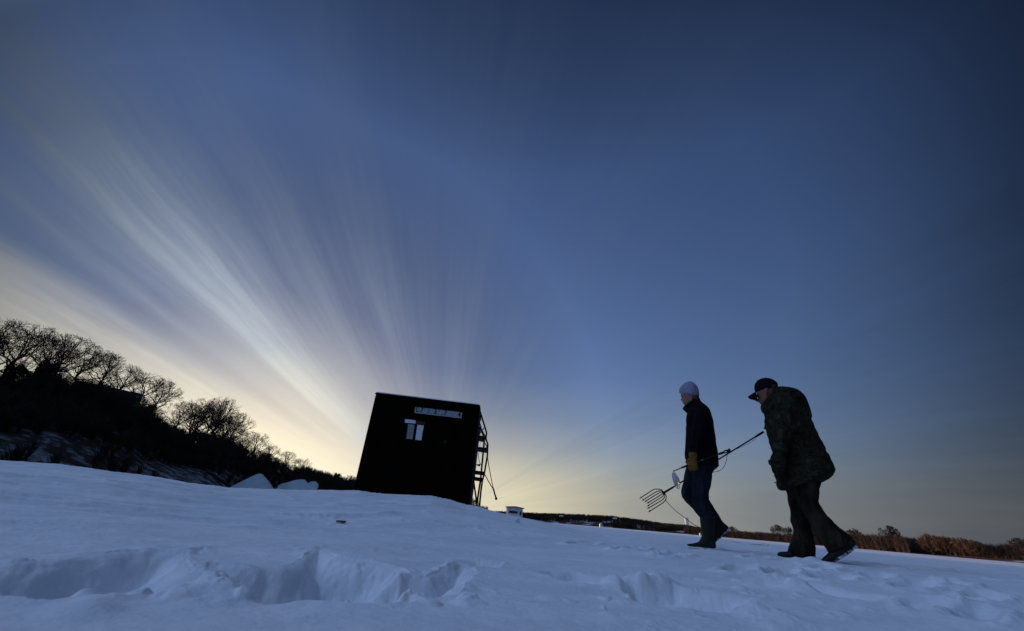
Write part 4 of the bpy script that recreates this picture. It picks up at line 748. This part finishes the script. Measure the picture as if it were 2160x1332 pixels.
a = c0-p2.e*.05+[0, 0, .03]; q.tube([a+[0, 0, .02], a-[0, 0, .01]-p2.n*.02, a+p2.e*.015-[0, 0, .035]-p2.n*.035], [.02, .018, .013], 8)
q.build('glove', M['camo'], P2, True, .006, 1)
# ------------------------------------------------------------------ fish spear (far hand of the front walker)
S = lambda x, y, o=0: p1.P(x, y, .27+o)
spear = empty('fish_spear', S(1462, 1002), 'long handled seven tine fish spear carried low with its rope trailing', 'fish spear')
q = MB(); q.tube([S(1401, 1039.5), S(1421, 1027.5)], [.013, .010], 10); q.tube([S(1420, 1028), S(1470, 997.5), S(1540, 954.5), S(1598, 919)], .0078, 10); q.build('pole', M['steel'], spear)
q = MB(); q.tube([S(1594, 921.5), S(1600, 917.8), S(1610, 911.8), S(1611, 911.2)], [.010, .0125, .0125, .008], 12); q.build('grip', M['rubber'], spear)
tines = [[(1400, 1040), (1396, 1034), (1386.6, 1032), (1378, 1033.5), (1366, 1041), (1353, 1049.5)], [(1400, 1040.5), (1395, 1036), (1388, 1036.3), (1379.5, 1040.5), (1358, 1054)], [(1400, 1041), (1395, 1038.6), (1390, 1040.5), (1382, 1045), (1363.5, 1056.8)],
         [(1400, 1041), (1396, 1043), (1388, 1048), (1368.5, 1060)], [(1400, 1041), (1399, 1046), (1394, 1050), (1382, 1057.5), (1369, 1066)], [(1400, 1041), (1402, 1046), (1400.6, 1051), (1396, 1055.6), (1382, 1064), (1369.5, 1071.2)], [(1400, 1040.5), (1404.5, 1045), (1404.6, 1053), (1399, 1060.5), (1386, 1069), (1371.5, 1078)]]
def smooth(pts, n=5):
    P = [np.array(p, float) for p in pts]; out = []
    for i in range(len(P)-1):
        p0, p1_, p2_, p3 = P[max(i-1, 0)], P[i], P[i+1], P[min(i+2, len(P)-1)]
        for k in range(n): t = k/n; out.append(.5*((2*p1_)+(-p0+p2_)*t+(2*p0-5*p1_+4*p2_-p3)*t*t+(-p0+3*p1_-3*p2_+p3)*t**3))
    return out+[P[-1]]
for i, tn in enumerate(tines):
    q = MB(); pts = [S(*p) for p in smooth(tn)]; q.tube(pts, .0052, 8); d = pts[-1]-pts[-3]; d /= np.linalg.norm(d); e_ = pts[-1]
    q.tube([e_, e_+d*.003, e_+d*.03], [.0052, .0098, .0006], 8); q.build('tine', M['steel'], spear)
q = MB(); q.ball(S(1400, 1040.5), .017, .017, .02); q.build('socket', M['steel'], spear)
q = MB(); rp_ = [(1404, 1056), (1412, 1065), (1424, 1077), (1436, 1086), (1447, 1095), (1452, 1098), (1462, 1106), (1476, 1113), (1490, 1120)]
q.tube([S(*p) for p in smooth(rp_)], .0036, 6)
gp = [(1524, 1134), (1536, 1138.5), (1550, 1144), (1566, 1147.5), (1585, 1149.5), (1603, 1151.2), (1608, 1148), (1614, 1146.8), (1620, 1149), (1621, 1152.5), (1612, 1151.5), (1602, 1151)]
def grd(px, py, dz=.008):
    x, y = hit(px, py); return np.array([x, y, gz(x, y)+dz])
q.tube([S(1490, 1120)]+[S(1508, 1128)]+[grd(*p, .012 if i > 5 else .008) for i, p in enumerate(gp)], .005, 6); q.build('rope', M['rope'], spear)
q = MB(); q.tube([S(*p, -.02) for p in smooth([(1598, 920), (1590, 929), (1575, 938), (1560, 945), (1550, 949)])], .0022, 5); q.tube([S(*p, -.02) for p in smooth([(1534, 959), (1532, 972), (1527, 985), (1518, 993), (1503, 997)])], .0028, 5); q.build('cord', M['rope'], spear)
# ------------------------------------------------------------------ ice skimmer (near hand)
K = lambda x, y, o=0: p1.P(x, y, -.235+o)
skm = empty('ice_skimmer', K(1462, 983), 'round aluminium ice skimmer with long dark handle held in the yellow glove', 'ice skimmer')
q = MB(); q.tube([K(*p) for p in smooth([(1421.5, 997), (1420.5, 994.5), (1424, 993), (1438, 987)])], .0052, 8); q.tube([K(1437, 987.5), K(1475, 973.5, -.03), K(1500, 964), K(1518, 957.8)], .0065, 8); q.build('handle', M['steel'], skm)
q = MB(); q.tube([K(1438, 987.2), K(1452, 981.5), K(1470, 975, -.02)], .0105, 10); q.build('grip', M['rubber'], skm)
q = MB(); q.tube([K(1516, 958.5), K(1523, 956), K(1527, 954.5)], [.011, .013, .009], 10); q.tube([K(1526, 955), K(1528, 952), K(1533, 949.5)], .0065, 8); q.tube([K(1526, 955), K(1530, 956), K(1536, 953)], .0065, 8)
hq = [(1531.5, 950.5), (1538.5, 945.6), (1541.8, 951), (1534.5, 956)]; q.prism([K(*p, -.012) for p in hq], p1.n*.024); q.build('handle_end', M['rubber'], skm)
c = K(1427, 1013.5); la = K(1433.5, 1031.5)-K(1420.5, 995.5); Rr = np.linalg.norm(la)/2; la /= np.linalg.norm(la); sh_ = np.cross(la, p1.n); sh_ /= np.linalg.norm(sh_)
if sh_@p1.e > 0: sh_ = -sh_
nm = sh_*.90-p1.n*.43; nm /= np.linalg.norm(nm); bb = np.cross(nm, la); V = []; Fc = []; nr_, nt = 7, 28
for side in (0, 1):
    for j in range(nr_+1):
        rr_ = Rr*j/nr_
        for k in range(nt):
            t = 2*math.pi*k/nt; V.append(c+la*rr_*math.cos(t)+bb*rr_*math.sin(t)+nm*(.028*(j/nr_)**2-.02)-nm*.003*side)
for side in (0, 1):
    o_ = side*(nr_+1)*nt
    for j in range(nr_):
        for k in range(nt): f_ = (o_+j*nt+k, o_+j*nt+(k+1) % nt, o_+(j+1)*nt+(k+1) % nt, o_+(j+1)*nt+k); Fc.append(f_ if side else f_[::-1])
for k in range(nt): Fc.append((nr_*nt+k, nr_*nt+(k+1) % nt, (nr_+1)*nt+nr_*nt+(k+1) % nt, (nr_+1)*nt+nr_*nt+k))
q = MB(); q.add(V, Fc); dish = q.build('dish', M['alu'], skm)
for j, k in [(a_, b_) for a_ in (.25, .5, .75) for b_ in range(int(a_*16))]:
    pass
q = MB()
for a_ in (.3, .55):
    for b_ in range(int(a_*20)):
        t = 2*math.pi*b_/int(a_*20); p = c+la*Rr*a_*math.cos(t)+bb*Rr*a_*math.sin(t)+nm*(.028*a_*a_-.019); q.tube([p, p+nm*.0015], .003, 8)
q.build('drain_holes', M['ink'], dish)
# ------------------------------------------------------------------ sky and light
SAZ, SEL = -29.0, 3.4
W = bpy.data.worlds.new('World'); scene.world = W; W.use_nodes = True; t = W.node_tree; N = t.nodes; L = t.links; N.clear()
out = N.new('ShaderNodeOutputWorld'); bg = N.new('ShaderNodeBackground'); L.new(bg.outputs[0], out.inputs[0])
sky = N.new('ShaderNodeTexSky'); sky.sky_type = 'NISHITA'; sky.sun_disc = False; sky.sun_elevation = math.radians(SEL); sky.sun_rotation = math.radians(SAZ)
sky.air_density = 1.0; sky.dust_density = .6; sky.ozone_density = 2.5; sky.altitude = 300
def val(x):
    return x
def math_(op, a, b=None, c=None, clamp=False):
    n = N.new('ShaderNodeMath'); n.operation = op; n.use_clamp = clamp
    for i, x in enumerate((a, b, c)):
        if x is None: continue
        if isinstance(x, (int, float)): n.inputs[i].default_value = x
        else: L.new(x, n.inputs[i])
    return n.outputs[0]
def dot(v, w):
    n = N.new('ShaderNodeVectorMath'); n.operation = 'DOT_PRODUCT'; L.new(v, n.inputs[0]); n.inputs[1].default_value = w; return n.outputs['Value']
def ramp(x, stops, interp='EASE'):
    n = N.new('ShaderNodeValToRGB'); cr = n.color_ramp; cr.interpolation = interp
    for i, (p, c) in enumerate(stops):
        e = cr.elements[i] if i < 2 else cr.elements.new(p)
        e.position = p; e.color = (c, c, c, 1) if isinstance(c, (int, float)) else (*c, 1)
    L.new(x, n.inputs[0]); return n.outputs[0]
def mix(f, a, b, bt='MIX'):
    n = N.new('ShaderNodeMix'); n.data_type = 'RGBA'; n.blend_type = bt
    for i, x in ((0, f), (6, a), (7, b)):
        if isinstance(x, (int, float)): n.inputs[i].default_value = x
        elif isinstance(x, tuple): n.inputs[i].default_value = (*x, 1)
        else: L.new(x, n.inputs[i])
    return n.outputs[2]
tc = N.new('ShaderNodeTexCoord'); D_ = tc.outputs['Generated']
vaz = math.radians(-6.); al = (math.sin(vaz), math.cos(vaz), 0); pe = (math.cos(vaz), -math.sin(vaz), 0)
zz = dot(D_, (0, 0, 1)); pa = dot(D_, al); pp = dot(D_, pe)
zl = math_('ADD', math_('MAXIMUM', zz, 0.), .006)
lon = math_('DIVIDE', pa, math_('ADD', math_('SQRT', math_('ADD', math_('MULTIPLY', zl, zl), math_('MULTIPLY', pp, pp))), .05))
lonc = math_('ARCTANGENT', lon)
phi = math_('ADD', math_('DIVIDE', math_('ARCTAN2', pp, zl), math.pi), math_('MULTIPLY', math_('SUBTRACT', lonc, .5), .02)); phi01 = math_('ADD', phi, .5)   # 0 left horizon, .5 overhead, 1 right horizon, turned about the way the cirrus runs
def comb(x, y, z=0.):
    n = N.new('ShaderNodeCombineXYZ')
    for i, v in enumerate((x, y, z)):
        if isinstance(v, (int, float)): n.inputs[i].default_value = v
        else: L.new(v, n.inputs[i])
    return n.outputs[0]
def nz(vec, scale, detail, dist=0., rough=.55):
    n = N.new('ShaderNodeTexNoise'); n.inputs['Scale'].default_value = scale; n.inputs['Detail'].default_value = detail; n.inputs['Distortion'].default_value = dist; n.inputs['Roughness'].default_value = rough
    L.new(vec, n.inputs[0]); return n.outputs['Fac']
warp = math_('MULTIPLY', math_('SUBTRACT', nz(comb(math_('MULTIPLY', phi, 3.), math_('MULTIPLY', lonc, 1.2), 4.2), 1.6, 3), .5), .016)
phw = math_('ADD', phi01, warp)
wisp = math_('MULTIPLY', math_('SUBTRACT', nz(comb(math_('MULTIPLY', phi, 5.), math_('MULTIPLY', lonc, 2.5), 2.), 1., 3), .5), .5)
fine = nz(comb(math_('ADD', math_('MULTIPLY', phw, 40.), wisp), math_('MULTIPLY', lonc, 1.3), 1.), 1., 8, .15, .62)
fine2 = nz(comb(math_('ADD', math_('MULTIPLY', phw, 120.), math_('MULTIPLY', wisp, 2.)), math_('MULTIPLY', lonc, 3.5), 5.), 1., 5, .3, .6)
broad = nz(comb(math_('MULTIPLY', phw, 9.), math_('MULTIPLY', lonc, 1.0), 9.), 1., 4, .2)
bands = ramp(phw, [(0., .85), (.112, .95), (.132, .62), (.148, .20), (.162, .50), (.176, .50), (.194, 1.), (.212, 1.), (.232, .58), (.262, .34), (.30, .28), (.335, .18), (.365, .34), (.395, .18), (.45, .18), (.49, .24), (.56, .14), (.63, .22), (.70, .12), (.77, .14), (.84, .32), (.90, .26), (1., .3)])
tex = math_('ADD', math_('ADD', math_('MULTIPLY', ramp(fine, [(.32, 0.), (.68, 1.)], 'LINEAR'), .62), math_('MULTIPLY', ramp(fine2, [(.3, 0.), (.7, 1.)], 'LINEAR'), .22)), math_('MULTIPLY', ramp(broad, [(.3, .2), (.7, 1.)]), .28))
dens = math_('MULTIPLY', bands, math_('ADD', tex, .16))
fade_top = ramp(zz, [(0., .9), (.15, 1.), (.35, 1.), (.5, .88), (.7, .62), (1., .25)])
dens = math_('MULTIPLY', dens, fade_top, clamp=True)
sd = (math.sin(math.radians(SAZ))*math.cos(math.radians(SEL)), math.cos(math.radians(SAZ))*math.cos(math.radians(SEL)), math.sin(math.radians(SEL)))
cs = math_('MAXIMUM', dot(D_, sd), 0.)
STR = .15
def scaled(v, k):
    n = N.new('ShaderNodeVectorMath'); n.operation = 'SCALE'; L.new(v, n.inputs[0])
    if isinstance(k, (int, float)): n.inputs['Scale'].default_value = k
    else: L.new(k, n.inputs['Scale'])
    return n.outputs[0]
# lens vignette put into the sky colour: dims away from the view axis
la, le = math.radians(-4), math.radians(27)
vignette_cos = dot(D_, (math.sin(la)*math.cos(le), math.cos(la)*math.cos(le), math.sin(le)))
lf = math_('MULTIPLY', ramp(vignette_cos, [(.35, .14), (.48, .20), (.58, .46), (.68, .84), (.80, 1.02), (.92, 1.34), (1., 1.45)], 'B_SPLINE'), ramp(cs, [(.72, 1.), (.86, .62), (.95, .5), (1., .5)], 'LINEAR'))
lf = math_('MULTIPLY', lf, ramp(zz, [(.72, 1.), (.92, .5)], 'LINEAR'))
base = scaled(mix(1., sky.outputs[0], (1.11, 1.0, 1.33), 'MULTIPLY'), lf)
base = mix(ramp(cs, [(.93, 0.), (1., .55)], 'EASE'), base, (.52/STR, .53/STR, .53/STR))
hazec = ramp(cs, [(.0, (.055, .062, .075)), (.25, (.125, .135, .155)), (.5, (.24, .25, .25)), (.7, (.43, .42, .36)), (.85, (.84, .76, .52)), (.95, (.93, .83, .57)), (1., (1.12, 1.0, .72))], 'LINEAR')
hazef = ramp(zz, [(0., .97), (.05, .88), (.10, .62), (.15, .3), (.22, .1), (.32, 0.)], 'LINEAR')
col = mix(hazef, base, scaled(hazec, 1/STR))
cloudc = ramp(cs, [(.0, (.02, .025, .035)), (.45, (.085, .125, .19)), (.70, (.115, .155, .22)), (.78, (.145, .185, .24)), (.85, (.235, .285, .35)), (.92, (.395, .455, .54)), (.970, (.50, .545, .60)), (.988, (.80, .78, .68)), (1., (1.15, 1.05, .78))], 'LINEAR')
low = ramp(phw, [(.05, 1.), (.115, .75), (.15, 0.)], 'EASE'); warmc = mix(ramp(cs, [(.6, 0.), (1., 1.)], 'LINEAR'), (.30, .30, .27), (1.05, .95, .68))
cloudc = scaled(mix(math_('MULTIPLY', low, .8), cloudc, warmc), ramp(vignette_cos, [(.5, .22), (.80, 1.)], 'EASE'))  # clouds carry the same painted vignette, dimmer away from the view axis
col = mix(dens, col, scaled(cloudc, 1/STR))
def fill_patch(azd, eld, lo, hi, c):
    """added patch of sky colour outside the picture, put in to light the snow"""
    global col
    a_, e_ = math.radians(azd), math.radians(eld); d_ = dot(D_, (math.sin(a_)*math.cos(e_), math.cos(a_)*math.cos(e_), math.sin(e_)))
    col = mix(ramp(d_, [(lo, 0.), (hi, 1.)], 'EASE'), col, tuple(v/STR for v in c))
fill_patch(180, 78, .86, .97, (.23, .355, .66))  # unseen fill added overhead, and at left below, to brighten the snow
fill_patch(-112, 40, .80, .97, (.57, .83, 1.42))
fill_patch(-170, 12, .75, .98, (.03, .045, .075))  # faint added patch low behind the camera
L.new(col, bg.inputs[0]); bg.inputs['Strength'].default_value = STR
sun = bpy.data.lights.new('sun', 'SUN'); sun.energy = 5.0; sun.angle = math.radians(.53); sun.color = (1., .62, .36); so = bpy.data.objects.new('sun', sun); COL.objects.link(so)
so.rotation_euler = Vector((-sd[0], -sd[1], -sd[2])).to_track_quat('-Z', 'Y').to_euler()
# ------------------------------------------------------------------ camera
cam = bpy.data.cameras.new('camera'); co = bpy.data.objects.new('camera', cam); COL.objects.link(co); scene.camera = co
cam.sensor_width = 36; cam.lens = 36*F/2160; cam.clip_start = .02; cam.clip_end = 20000
from mathutils import Matrix
Mx = Matrix(((RT[0], UP[0], -FW[0], 0), (RT[1], UP[1], -FW[1], 0), (RT[2], UP[2], -FW[2], CZ), (0, 0, 0, 1))); co.matrix_world = Mx
cam.dof.use_dof = True; cam.dof.focus_distance = 6.; cam.dof.aperture_fstop = 3.2
scene.view_settings.view_transform = 'Standard'; scene.view_settings.look = 'None'; scene.view_settings.exposure = 0; scene.view_settings.gamma = 1
